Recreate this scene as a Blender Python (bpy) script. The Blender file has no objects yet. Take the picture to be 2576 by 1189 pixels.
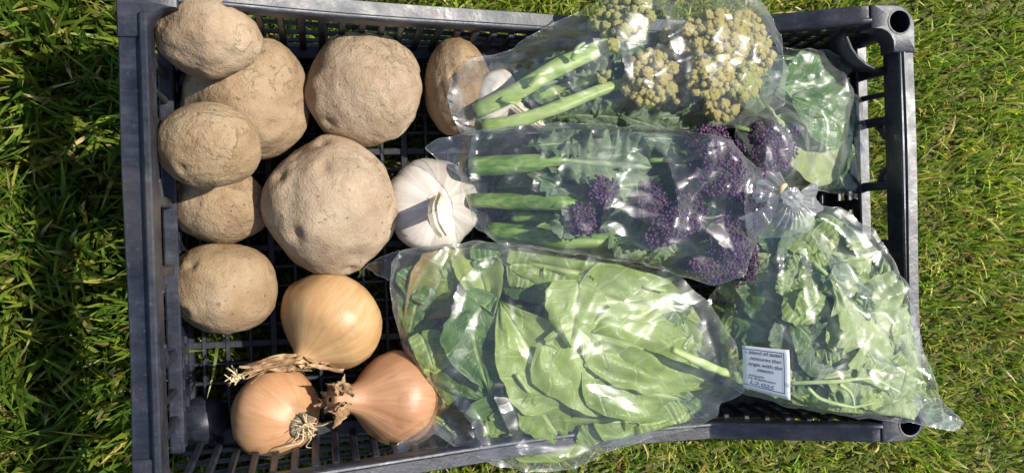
import bpy, bmesh, math, random
import numpy as np
from mathutils import Vector, Matrix, Euler
from mathutils.geometry import delaunay_2d_cdt

random.seed(7)
RNG = np.random.default_rng(11)
scene = bpy.context.scene
COL = scene.collection

# ------------------------------------------------------------------ camera
CAM_R = np.array([-0.006, -0.191, -0.031])     # rotation vector of the camera
CAM_P = np.array([-0.141, 0.005, 0.756])
FPX, PW, PH = 2500.0, 2575.0, 1189.0           # focal length and frame in planning units


def rotvec(r):
    th = np.linalg.norm(r)
    k = r / th
    K = np.array([[0, -k[2], k[1]], [k[2], 0, -k[0]], [-k[1], k[0], 0]])
    return np.eye(3) + np.sin(th) * K + (1 - np.cos(th)) * K @ K


RM = rotvec(CAM_R)
cam_d = bpy.data.cameras.new('camera')
cam = bpy.data.objects.new('camera', cam_d)
COL.objects.link(cam)
m4 = Matrix([[*RM[0], CAM_P[0]], [*RM[1], CAM_P[1]], [*RM[2], CAM_P[2]], [0, 0, 0, 1]])
cam.matrix_world = m4
cam_d.sensor_width = 36
cam_d.lens = 36 * FPX / PW
cam_d.clip_start = 0.01
cam_d.clip_end = 500
scene.camera = cam

# ------------------------------------------------------------------ light
SUN_AZ, SUN_EL = math.radians(13), math.radians(55)     # azimuth counted from +x towards +y
w = bpy.data.worlds.new('World')
scene.world = w
w.use_nodes = True
nt = w.node_tree
sky = nt.nodes.new('ShaderNodeTexSky')
sky.sky_type = 'NISHITA'
sky.sun_disc = False
sky.sun_elevation = SUN_EL
sky.sun_rotation = math.pi / 2 - SUN_AZ
nt.links.new(sky.outputs[0], nt.nodes['Background'].inputs[0])
nt.nodes['Background'].inputs[1].default_value = 0.115
sd = bpy.data.lights.new('sun', 'SUN')
sd.energy = 5.0
sd.angle = math.radians(0.5)
sd.color = (1.0, 0.95, 0.87)
sun = bpy.data.objects.new('sun', sd)
COL.objects.link(sun)
SUNV = Vector((math.cos(SUN_EL) * math.cos(SUN_AZ), math.cos(SUN_EL) * math.sin(SUN_AZ), math.sin(SUN_EL)))
sun.rotation_euler = SUNV.to_track_quat('Z', 'Y').to_euler()
sun.location = SUNV * 3
vs = scene.view_settings
vs.view_transform = 'Standard'
vs.look = 'None'
vs.exposure = 0.40
vs.gamma = 1
scene.render.engine = 'CYCLES'
scene.cycles.use_denoising = True
scene.cycles.transparent_max_bounces = 14
scene.cycles.diffuse_bounces = 3
scene.cycles.glossy_bounces = 2
scene.cycles.max_bounces = 7
scene.cycles.use_adaptive_sampling = True
scene.cycles.adaptive_threshold = 0.02
scene.cycles.sample_clamp_indirect = 6.0


# ------------------------------------------------------------------ planning helpers
def U(u, v, z):
    """world point at height z that lies on the sight line of plan coordinate (u, v)"""
    d = RM @ np.array([(u - PW / 2) / FPX, -(v - PH / 2) / FPX, -1.0])
    t = (z - CAM_P[2]) / d[2]
    return CAM_P + d * t


def S(u, v, z):
    """metres per plan unit there"""
    p = U(u, v, z)
    return float(-((p - CAM_P) @ RM)[2] / FPX)


# ------------------------------------------------------------------ noise
def _hash(ix, iy, iz, seed):
    h = (ix.astype(np.int64) * 374761393 + iy.astype(np.int64) * 668265263 + iz.astype(np.int64) * 2147483647 + seed * 1274126177) & 0xFFFFFFFF
    h = ((h ^ (h >> 13)) * 1274126177) & 0xFFFFFFFF
    h = h ^ (h >> 16)
    return (h & 0xFFFFFF) / float(0xFFFFFF)


def vnoise(P, seed=0):
    """smooth value noise in [-1, 1], P is (n, 3)"""
    P = np.asarray(P, float)
    i = np.floor(P).astype(np.int64)
    f = P - i
    f = f * f * f * (f * (f * 6 - 15) + 10)
    out = 0
    for dx in (0, 1):
        wx = f[:, 0] if dx else 1 - f[:, 0]
        for dy in (0, 1):
            wy = f[:, 1] if dy else 1 - f[:, 1]
            for dz in (0, 1):
                wz = f[:, 2] if dz else 1 - f[:, 2]
                out = out + wx * wy * wz * _hash(i[:, 0] + dx, i[:, 1] + dy, i[:, 2] + dz, seed)
    return out * 2 - 1


def fbm(P, octv=4, seed=0, gain=.5):
    P = np.asarray(P, float)
    a, s, o = 1.0, 0.0, 0
    for k in range(octv):
        o = o + a * vnoise(P * 2 ** k + 17.3 * k, seed + k)
        s += a
        a *= gain
    return o / s


# ------------------------------------------------------------------ mesh helpers
def mesh(name, V, F, smooth=True):
    me = bpy.data.meshes.new(name)
    if isinstance(F, np.ndarray):
        n, k = F.shape
        me.vertices.add(len(V))
        me.vertices.foreach_set('co', np.asarray(V, np.float32).ravel())
        me.loops.add(n * k)
        me.loops.foreach_set('vertex_index', F.astype(np.int32).ravel())
        me.polygons.add(n)
        me.polygons.foreach_set('loop_start', np.arange(0, n * k, k, dtype=np.int32))
        me.polygons.foreach_set('loop_total', np.full(n, k, np.int32))
        me.update(calc_edges=True)
    else:
        me.from_pydata([tuple(v) for v in V], [], [tuple(int(i) for i in f) for f in F])
    if smooth:
        me.polygons.foreach_set('use_smooth', np.ones(len(me.polygons), bool))
    me.update()
    return me


def ob(name, me, mat=None, parent=None):
    o = bpy.data.objects.new(name, me)
    COL.objects.link(o)
    if mat is not None and me is not None and not me.materials:
        me.materials.append(mat)
    if parent is not None:
        o.parent = parent
    return o


def tag(o, label=None, cat=None, group=None, kind=None):
    if label: o['label'] = label
    if cat: o['category'] = cat
    if group: o['group'] = group
    if kind: o['kind'] = kind
    return o


def empty(name, loc=(0, 0, 0)):
    o = bpy.data.objects.new(name, None)
    o.empty_display_size = .02
    o.location = loc
    COL.objects.link(o)
    return o


def join(parts):
    """[(V, F list)] -> one V, F"""
    V, F, n = [], [], 0
    for v, f in parts:
        V.append(np.asarray(v, float))
        F += [tuple(int(i) + n for i in q) for q in f]
        n += len(v)
    return np.concatenate(V), F


def cbox(sx, sy, sz, b):
    """box of full size with chamfered edges, centred"""
    hx, hy, hz = sx / 2, sy / 2, sz / 2
    b = min(b, hx * .8, hy * .8, hz * .8)
    bm = bmesh.new()
    pts = []
    for x in (-1, 1):
        for y in (-1, 1):
            for z in (-1, 1):
                pts += [(x * hx, y * (hy - b), z * (hz - b)), (x * (hx - b), y * hy, z * (hz - b)), (x * (hx - b), y * (hy - b), z * hz)]
    for p in pts: bm.verts.new(p)
    r = bmesh.ops.convex_hull(bm, input=bm.verts[:])
    bmesh.ops.dissolve_limit(bm, angle_limit=.01, verts=bm.verts[:], edges=bm.edges[:])
    bm.verts.index_update()
    V = [tuple(v.co) for v in bm.verts]
    F = [tuple(v.index for v in f.verts) for f in bm.faces]
    bm.free()
    return V, F


def tube(pts, rad, n=10, caps=True):
    pts = np.asarray(pts, float)
    rad = np.broadcast_to(np.asarray(rad, float), (len(pts),))
    T = np.gradient(pts, axis=0)
    T /= np.linalg.norm(T, axis=1)[:, None] + 1e-12
    up = np.array([0, 0, 1.0]) if abs(T[0][2]) < .9 else np.array([1.0, 0, 0])
    V = []
    a = np.linspace(0, 2 * np.pi, n, endpoint=False)
    for p, t, r in zip(pts, T, rad):
        sx = np.cross(up, t); sx /= np.linalg.norm(sx) + 1e-12
        sy = np.cross(t, sx); up = sy
        V.append(p + r * (np.cos(a)[:, None] * sx + np.sin(a)[:, None] * sy))
    V = np.concatenate(V)
    F = []
    for i in range(len(pts) - 1):
        for j in range(n):
            k = (j + 1) % n
            F.append((i * n + j, i * n + k, (i + 1) * n + k, (i + 1) * n + j))
    if caps:
        F.append(tuple(range(n - 1, -1, -1)))
        F.append(tuple((len(pts) - 1) * n + j for j in range(n)))
    return V, F


def spline(pts, n):
    """Catmull-Rom through pts"""
    P = np.asarray(pts, float)
    P = np.vstack([2 * P[0] - P[1], P, 2 * P[-1] - P[-2]])
    out = []
    m = len(P) - 3
    for t in np.linspace(0, m - 1e-6, n):
        i = int(t); f = t - i
        a, b, c, d = P[i:i + 4]
        out.append(.5 * (2 * b + (c - a) * f + (2 * a - 5 * b + 4 * c - d) * f * f + (3 * b - a - 3 * c + d) * f ** 3))
    return np.array(out)


_ICO = {}


def ico(sub):
    if sub not in _ICO:
        bm = bmesh.new()
        bmesh.ops.create_icosphere(bm, subdivisions=sub, radius=1)
        bm.verts.index_update()
        _ICO[sub] = (np.array([v.co[:] for v in bm.verts]), np.array([[v.index for v in f.verts] for f in bm.faces]))
        bm.free()
    return _ICO[sub]


def frame_from(axis):
    a = np.asarray(axis, float); a = a / np.linalg.norm(a)
    t = np.array([0, 0, 1.0]) if abs(a[2]) < .9 else np.array([0, 1.0, 0])
    x = np.cross(t, a); x /= np.linalg.norm(x)
    y = np.cross(a, x)
    return np.stack([x, y, a], 1)          # columns: local x, y, z(axis)


# ------------------------------------------------------------------ materials
def mat(name):
    m = bpy.data.materials.new(name)
    m.use_nodes = True
    n = m.node_tree
    return m, n, n.nodes['Principled BSDF'], n.nodes['Material Output']


def nd(n, t, **kw):
    x = n.nodes.new(t)
    for k, v in kw.items():
        if k.startswith('i_'):
            x.inputs[k[2:].replace('_', ' ')].default_value = v
        else:
            setattr(x, k, v)
    return x


def noise(n, scale, detail=4, rough=.55, vec=None, dist=0):
    x = nd(n, 'ShaderNodeTexNoise')
    x.inputs['Scale'].default_value = scale
    x.inputs['Detail'].default_value = detail
    x.inputs['Roughness'].default_value = rough
    x.inputs['Distortion'].default_value = dist
    if vec is not None: n.links.new(vec, x.inputs['Vector'])
    return x


def ramp(n, fac, stops):
    r = nd(n, 'ShaderNodeValToRGB')
    e = r.color_ramp.elements
    while len(e) < len(stops): e.new(.5)
    for q, (p, c) in zip(e, stops):
        q.position = p
        q.color = (*c, 1) if len(c) == 3 else c
    n.links.new(fac, r.inputs[0])
    return r


def bump(n, h, strength, dist, base=None):
    b = nd(n, 'ShaderNodeBump')
    b.inputs['Strength'].default_value = strength
    b.inputs['Distance'].default_value = dist
    n.links.new(h, b.inputs['Height'])
    if base is not None: n.links.new(base, b.inputs['Normal'])
    return b


def mth(n, op, a, b=None, c=None, clamp=False):
    x = nd(n, 'ShaderNodeMath', operation=op, use_clamp=clamp)
    for i, q in enumerate((a, b, c)):
        if q is None: continue
        if isinstance(q, (int, float)): x.inputs[i].default_value = q
        else: n.links.new(q, x.inputs[i])
    return x.outputs[0]


def mixc(n, fac, a, b, mode='MIX'):
    x = nd(n, 'ShaderNodeMix', data_type='RGBA', blend_type=mode)
    for s, q in ((x.inputs[0], fac), (x.inputs[6], a), (x.inputs[7], b)):
        if isinstance(q, (int, float)): s.default_value = q
        elif isinstance(q, tuple): s.default_value = (*q, 1)
        else: n.links.new(q, s)
    return x.outputs[2]


def objco(n):
    return nd(n, 'ShaderNodeTexCoord').outputs['Object']


def mat_plastic():
    m, n, p, o = mat('crate_plastic')
    g = nd(n, 'ShaderNodeNewGeometry').outputs['Position']
    n1 = noise(n, 60, 5, .6, g)
    n2 = noise(n, 420, 3, .6, g)
    st = nd(n, 'ShaderNodeMapping'); st.inputs['Scale'].default_value = (30, 260, 120); n.links.new(g, st.inputs[0])
    n3 = noise(n, 1.0, 4, .6, st.outputs[0])
    f = mth(n, 'ADD', mth(n, 'MULTIPLY', n1.outputs[0], .6), mth(n, 'MULTIPLY', n3.outputs[0], .4))
    c = ramp(n, f, [(.36, (.009, .011, .017)), (.52, (.017, .020, .030)), (.66, (.038, .042, .055))])
    soil = mth(n, 'MULTIPLY', ramp(n, noise(n, 16, 4, .6, g).outputs[0], [(.52, (0, 0, 0)), (.75, (1, 1, 1))]).outputs[0], .28)
    dust = mth(n, 'ADD', soil, mth(n, 'MULTIPLY', ramp(n, n2.outputs[0], [(.62, (0, 0, 0)), (.78, (1, 1, 1))]).outputs[0], .35), clamp=True)
    n.links.new(mixc(n, dust, c.outputs[0], (.16, .14, .12)), p.inputs['Base Color'])
    n.links.new(ramp(n, n1.outputs[0], [(.3, (.34,) * 3), (.7, (.52,) * 3)]).outputs[0], p.inputs['Roughness'])
    p.inputs['Specular IOR Level'].default_value = .45
    n.links.new(bump(n, n2.outputs[0], .22, .0006, bump(n, n1.outputs[0], .25, .002).outputs[0]).outputs[0], p.inputs['Normal'])
    return m


def mat_potato():
    m, n, p, o = mat('potato_skin')
    oi = nd(n, 'ShaderNodeObjectInfo')
    tc = objco(n)
    off = nd(n, 'ShaderNodeVectorMath', operation='ADD')
    n.links.new(tc, off.inputs[0])
    cmb = nd(n, 'ShaderNodeCombineXYZ')
    n.links.new(mth(n, 'MULTIPLY', oi.outputs['Random'], 7.0), cmb.inputs[0])
    n.links.new(cmb.outputs[0], off.inputs[1])
    v = off.outputs[0]
    big = noise(n, 38, 5, .6, v)
    mid = noise(n, 150, 5, .65, v, .6)
    fine = noise(n, 700, 4, .6, v)
    fl = noise(n, 52, 7, .62, v, .35)
    crk = ramp(n, fl.outputs[0], [(.485, (0, 0, 0)), (.505, (1, 1, 1)), (.525, (0, 0, 0))]).outputs[0]
    mask = ramp(n, noise(n, 19, 2, .5, v).outputs[0], [(.50, (0, 0, 0)), (.66, (1, 1, 1))]).outputs[0]
    crk = mth(n, 'MULTIPLY', crk, mask)
    sheet = mth(n, 'MULTIPLY', ramp(n, fl.outputs[0], [(.49, (0, 0, 0)), (.52, (1, 1, 1))]).outputs[0], mask)
    base = ramp(n, big.outputs[0], [(.3, (.275, .190, .116)), (.5, (.375, .275, .178)), (.7, (.455, .352, .242))])
    c = mixc(n, mth(n, 'MULTIPLY', ramp(n, mid.outputs[0], [(.5, (0, 0, 0)), (.75, (1, 1, 1))]).outputs[0], .45), base.outputs[0], (.30, .195, .105))
    spots = ramp(n, noise(n, 300, 3, .5, v).outputs[0], [(.66, (0, 0, 0)), (.72, (1, 1, 1))])
    c = mixc(n, mth(n, 'MULTIPLY', spots.outputs[0], .7), c, (.10, .062, .034))
    c = mixc(n, mth(n, 'MULTIPLY', sheet, .24), c, (.45, .35, .24))
    c = mixc(n, mth(n, 'MULTIPLY', crk, .26), c, (.18, .115, .065))
    c = mixc(n, .18, c, fine.outputs[0], 'OVERLAY')
    hs = nd(n, 'ShaderNodeHueSaturation'); n.links.new(c, hs.inputs['Color'])
    n.links.new(mth(n, 'MULTIPLY_ADD', oi.outputs['Random'], .14, .84), hs.inputs['Value']); n.links.new(mth(n, 'MULTIPLY_ADD', oi.outputs['Random'], -.18, 1.16), hs.inputs['Saturation'])
    n.links.new(hs.outputs[0], p.inputs['Base Color'])
    p.inputs['Roughness'].default_value = .92
    p.inputs['Specular IOR Level'].default_value = .15
    patch = ramp(n, noise(n, 24, 3, .5, v).outputs[0], [(.42, (.12,) * 3), (.6, (1,) * 3)])
    b1 = bump(n, mth(n, 'MULTIPLY', mid.outputs[0], patch.outputs[0]), .8, .0030)
    b2 = bump(n, mth(n, 'ADD', mth(n, 'MULTIPLY', fine.outputs[0], 1.1), mth(n, 'SUBTRACT', sheet, mth(n, 'MULTIPLY', crk, .6))), .8, .0009, b1.outputs[0])
    n.links.new(b2.outputs[0], p.inputs['Normal'])
    return m


def mat_onion(name, ca, cb, cc, cs=(.16, .085, .035)):
    """local z is the onion's axis"""
    m, n, p, o = mat(name)
    tc = objco(n)
    sx = nd(n, 'ShaderNodeSeparateXYZ'); n.links.new(tc, sx.inputs[0])
    ang = mth(n, 'ARCTAN2', sx.outputs[1], sx.outputs[0])
    cb_ = nd(n, 'ShaderNodeCombineXYZ')
    n.links.new(mth(n, 'SINE', ang), cb_.inputs[0]); n.links.new(mth(n, 'COSINE', ang), cb_.inputs[1])
    n.links.new(mth(n, 'MULTIPLY', sx.outputs[2], 6), cb_.inputs[2])
    fib = noise(n, 16, 4, .7, cb_.outputs[0])
    fib2 = noise(n, 4.2, 3, .5, cb_.outputs[0], .4)
    big = noise(n, 34, 4, .55, tc)
    f = mth(n, 'ADD', mth(n, 'MULTIPLY', fib.outputs[0], .35), mth(n, 'MULTIPLY', fib2.outputs[0], .65))
    c = ramp(n, f, [(.32, ca), (.5, cb), (.68, cc)]).outputs[0]
    stain = ramp(n, big.outputs[0], [(.62, (0, 0, 0)), (.74, (1, 1, 1))])
    c = mixc(n, mth(n, 'MULTIPLY', stain.outputs[0], .45), c, cs)
    n.links.new(c, p.inputs['Base Color'])
    p.inputs['Roughness'].default_value = .40
    p.inputs['Specular IOR Level'].default_value = .4
    n.links.new(bump(n, fib.outputs[0], .25, .0012).outputs[0], p.inputs['Normal'])
    return m


def mat_simple(name, stops, scale=120, rough=.7, bs=.4, bd=.001, stretch=None, transl=0, spec=.3):
    m, n, p, o = mat(name)
    tc = objco(n)
    if stretch:
        mp = nd(n, 'ShaderNodeMapping'); mp.inputs['Scale'].default_value = stretch; n.links.new(tc, mp.inputs[0]); tc = mp.outputs[0]
    x = noise(n, scale, 5, .6, tc)
    c = ramp(n, x.outputs[0], stops).outputs[0]
    n.links.new(c, p.inputs['Base Color'])
    p.inputs['Roughness'].default_value = rough
    p.inputs['Specular IOR Level'].default_value = spec
    b = bump(n, x.outputs[0], bs, bd)
    n.links.new(b.outputs[0], p.inputs['Normal'])
    if transl:
        t = nd(n, 'ShaderNodeBsdfTranslucent'); n.links.new(c, t.inputs[0])
        mx = nd(n, 'ShaderNodeMixShader'); mx.inputs[0].default_value = transl
        n.links.new(p.outputs[0], mx.inputs[1]); n.links.new(t.outputs[0], mx.inputs[2]); n.links.new(mx.outputs[0], o.inputs[0])
    return m


def mat_leaf(name, dark, light, vein, veins=7, rough=.42, transl=.3, edge=None):
    """uv: x along the midrib, y across (-1..1 mapped to 0..1)"""
    m, n, p, o = mat(name)
    uv = nd(n, 'ShaderNodeUVMap').outputs[0]
    oi = nd(n, 'ShaderNodeObjectInfo')
    tc = objco(n)
    s = nd(n, 'ShaderNodeSeparateXYZ'); n.links.new(uv, s.inputs[0])
    t = mth(n, 'ABSOLUTE', mth(n, 'MULTIPLY_ADD', s.outputs[1], 2, -1))
    wob = noise(n, 60, 3, .5, tc)
    ph = mth(n, 'ADD', mth(n, 'SUBTRACT', s.outputs[0], mth(n, 'MULTIPLY', t, .22)), mth(n, 'MULTIPLY', wob.outputs[0], .09))
    side = mth(n, 'ABSOLUTE', mth(n, 'SUBTRACT', mth(n, 'FRACT', mth(n, 'MULTIPLY', ph, veins)), .5))
    sv = ramp(n, side, [(0, (1, 1, 1)), (.07, (0, 0, 0))])
    mid = ramp(n, t, [(.0, (1, 1, 1)), (.05, (.9, .9, .9)), (.10, (0, 0, 0))])
    net = nd(n, 'ShaderNodeTexVoronoi', feature='DISTANCE_TO_EDGE'); net.inputs['Scale'].default_value = 230; n.links.new(tc, net.inputs['Vector'])
    nv = ramp(n, net.outputs[0], [(0, (1, 1, 1)), (.08, (0, 0, 0))])
    cl = noise(n, 45, 4, .6, tc)
    k = mth(n, 'ADD', mth(n, 'MULTIPLY', cl.outputs[0], .75), mth(n, 'MULTIPLY', oi.outputs['Random'], .3))
    c = ramp(n, k, [(.3, dark), (.72, light)]).outputs[0]
    if edge:
        c = mixc(n, mth(n, 'MULTIPLY', ramp(n, mth(n, 'ADD', t, mth(n, 'MULTIPLY', wob.outputs[0], .5)), [(.95, (0, 0, 0)), (1.0, (1, 1, 1))]).outputs[0], .8), c, edge)
    vf = mth(n, 'MAXIMUM', mid.outputs[0], mth(n, 'MAXIMUM', mth(n, 'MULTIPLY', sv.outputs[0], .6), mth(n, 'MULTIPLY', nv.outputs[0], .18)))
    c = mixc(n, mth(n, 'MULTIPLY', vf, .8), c, vein)
    n.links.new(c, p.inputs['Base Color'])
    p.inputs['Roughness'].default_value = rough
    p.inputs['Specular IOR Level'].default_value = .4
    h = mth(n, 'SUBTRACT', mth(n, 'MULTIPLY', cl.outputs[0], .6), mth(n, 'MULTIPLY', vf, .6))
    n.links.new(bump(n, h, .6, .0012).outputs[0], p.inputs['Normal'])
    tr = nd(n, 'ShaderNodeBsdfTranslucent'); n.links.new(c, tr.inputs[0])
    mx = nd(n, 'ShaderNodeMixShader'); mx.inputs[0].default_value = transl
    n.links.new(p.outputs[0], mx.inputs[1]); n.links.new(tr.outputs[0], mx.inputs[2]); n.links.new(mx.outputs[0], o.inputs[0])
    return m


def mat_film(name, haze=.05, drops=.0, rough=.10, milk=0.0, crumple=.0058):
    """thin clear film: mostly see-through, glossy, a little milky"""
    m, n, p, o = mat(name)
    n.nodes.remove(p)
    g = nd(n, 'ShaderNodeNewGeometry').outputs['Position']
    lw = nd(n, 'ShaderNodeLayerWeight'); lw.inputs[0].default_value = .5
    fres = mth(n, 'MULTIPLY_ADD', mth(n, 'POWER', lw.outputs['Facing'], 4.0), .75, .110, clamp=True)
    wb = noise(n, 30, 2, .5, g)
    hs = None
    for sc_, rot_, st_ in ((25, .5, .42), (30, -.9, .34)):
        mp = nd(n, 'ShaderNodeMapping'); mp.inputs['Rotation'].default_value = (0, 0, rot_); mp.inputs['Scale'].default_value = (st_, 1, .3)
        ad = nd(n, 'ShaderNodeVectorMath', operation='MULTIPLY_ADD')
        n.links.new(wb.outputs['Color'], ad.inputs[0]); ad.inputs[1].default_value = (.02, .02, 0); n.links.new(g, ad.inputs[2])
        n.links.new(ad.outputs[0], mp.inputs[0])
        vo_ = nd(n, 'ShaderNodeTexVoronoi', feature='DISTANCE_TO_EDGE'); vo_.inputs['Scale'].default_value = sc_
        n.links.new(mp.outputs[0], vo_.inputs['Vector'])
        h_ = mth(n, 'MULTIPLY', vo_.outputs['Distance'], 25.0 / sc_)
        hs = h_ if hs is None else mth(n, 'ADD', hs, h_)
    bp = bump(n, hs, 1.0, crumple)
    gs = []
    for r_ in (rough, .40):
        gl = nd(n, 'ShaderNodeBsdfGlossy'); gl.inputs['Roughness'].default_value = r_
        n.links.new(bp.outputs[0], gl.inputs['Normal'])
        gs.append(gl)
    gm = nd(n, 'ShaderNodeMixShader'); gm.inputs[0].default_value = .46
    n.links.new(gs[0].outputs[0], gm.inputs[1]); n.links.new(gs[1].outputs[0], gm.inputs[2])
    tr = nd(n, 'ShaderNodeBsdfTransparent'); tr.inputs[0].default_value = (.985, .99, .99, 1)
    df = nd(n, 'ShaderNodeBsdfDiffuse'); df.inputs[0].default_value = (.88, .90, .91, 1)
    n.links.new(bp.outputs[0], df.inputs['Normal'])
    tl = nd(n, 'ShaderNodeBsdfTranslucent'); tl.inputs[0].default_value = (.88, .90, .91, 1)
    hz = nd(n, 'ShaderNodeMixShader'); hz.inputs[0].default_value = .45
    n.links.new(df.outputs[0], hz.inputs[1]); n.links.new(tl.outputs[0], hz.inputs[2])
    cloud = ramp(n, noise(n, 24, 3, .5, g).outputs[0], [(.40, (.35,) * 3), (.66, (1.7,) * 3)])
    hf = mth(n, 'MULTIPLY_ADD', mth(n, 'POWER', lw.outputs['Facing'], 3.0), .32, mth(n, 'MULTIPLY_ADD', cloud.outputs[0], haze, milk))
    if drops:
        vo = nd(n, 'ShaderNodeTexVoronoi'); vo.inputs['Scale'].default_value = 330; n.links.new(g, vo.inputs['Vector'])
        dm = mth(n, 'MULTIPLY', ramp(n, vo.outputs['Distance'], [(.10, (1, 1, 1)), (.2, (0, 0, 0))]).outputs[0], ramp(n, noise(n, 26, 2, .5, g).outputs[0], [(.52, (0, 0, 0)), (.62, (1, 1, 1))]).outputs[0])
        hf = mth(n, 'ADD', hf, mth(n, 'MULTIPLY', dm, drops), clamp=True)
    a = nd(n, 'ShaderNodeMixShader'); n.links.new(hf, a.inputs[0]); n.links.new(tr.outputs[0], a.inputs[1]); n.links.new(hz.outputs[0], a.inputs[2])
    b = nd(n, 'ShaderNodeMixShader'); n.links.new(fres, b.inputs[0]); n.links.new(a.outputs[0], b.inputs[1]); n.links.new(gm.outputs[0], b.inputs[2])
    n.links.new(b.outputs[0], o.inputs[0])
    return m


def mat_grass():
    m, n, p, o = mat('grass_blades')
    a = nd(n, 'ShaderNodeVertexColor', layer_name='tint')
    n.links.new(a.outputs[0], p.inputs['Base Color'])
    p.inputs['Roughness'].default_value = .42
    p.inputs['Specular IOR Level'].default_value = .45
    t = nd(n, 'ShaderNodeBsdfTranslucent'); n.links.new(a.outputs[0], t.inputs[0])
    mx = nd(n, 'ShaderNodeMixShader'); mx.inputs[0].default_value = .42
    n.links.new(p.outputs[0], mx.inputs[1]); n.links.new(t.outputs[0], mx.inputs[2]); n.links.new(mx.outputs[0], o.inputs[0])
    return m


M = dict(
    plastic=mat_plastic(), potato=mat_potato(),
    onion_gold=mat_onion('onion_skin_gold', (.40, .22, .090), (.46, .275, .120), (.52, .35, .185)),
    onion_copper=mat_onion('onion_skin_copper', (.41, .20, .09), (.475, .25, .12), (.53, .31, .165)),
    onion_brown=mat_onion('onion_skin_brown', (.34, .165, .08), (.41, .215, .11), (.48, .28, .155)),
    dry=mat_simple('dry_onion_neck', [(.3, (.13, .07, .035)), (.5, (.33, .20, .10)), (.7, (.52, .37, .20))], 200, .8, .5, .001, transl=.15),
    root=mat_simple('onion_roots', [(.3, (.45, .33, .17)), (.7, (.68, .56, .36))], 200, .8),
    rootplate=mat_simple('onion_root_plate', [(.35, (.10, .08, .06)), (.65, (.32, .26, .19))], 500, .95, .9, .002),
    garlic=mat_onion('garlic_skin', (.44, .37, .31), (.57, .52, .45), (.67, .63, .57), (.42, .31, .27)),
    garlic_stalk=mat_simple('garlic_stalk', [(.3, (.50, .40, .26)), (.6, (.78, .70, .54))], 90, .7, .6, .001),
    soil=mat_simple('lawn_soil', [(.3, (.040, .042, .016)), (.5, (.090, .095, .032)), (.7, (.15, .15, .055))], 55, .95, .8, .01),
    grass=mat_grass(),
    film=mat_film('clear_film', .020), film_wet=mat_film('clear_film_damp', .032, 0, .12), film_old=mat_film('clear_film_hazy', .036), hem=mat_film('film_hem', .06, 0, .1, .03), knot=mat_film('gathered_film', .10, 0, .16, .16),
)


# ------------------------------------------------------------------ ground and grass
SOIL_Z = 0.042
g = ob('ground', mesh('ground', np.array([(-60, -60, SOIL_Z), (60, -60, SOIL_Z), (60, 60, SOIL_Z), (-60, 60, SOIL_Z)], float), [(0, 1, 2, 3)], False), M['soil'])
tag(g, kind='structure')
CW, CA = .25, .144          # half length and half width of the crate at its rim
H, FLOOR = .16, .070        # rim height, floor height
HL, CWL = .197, .2435       # the higher end of the crate: its rim height and half length


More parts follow.
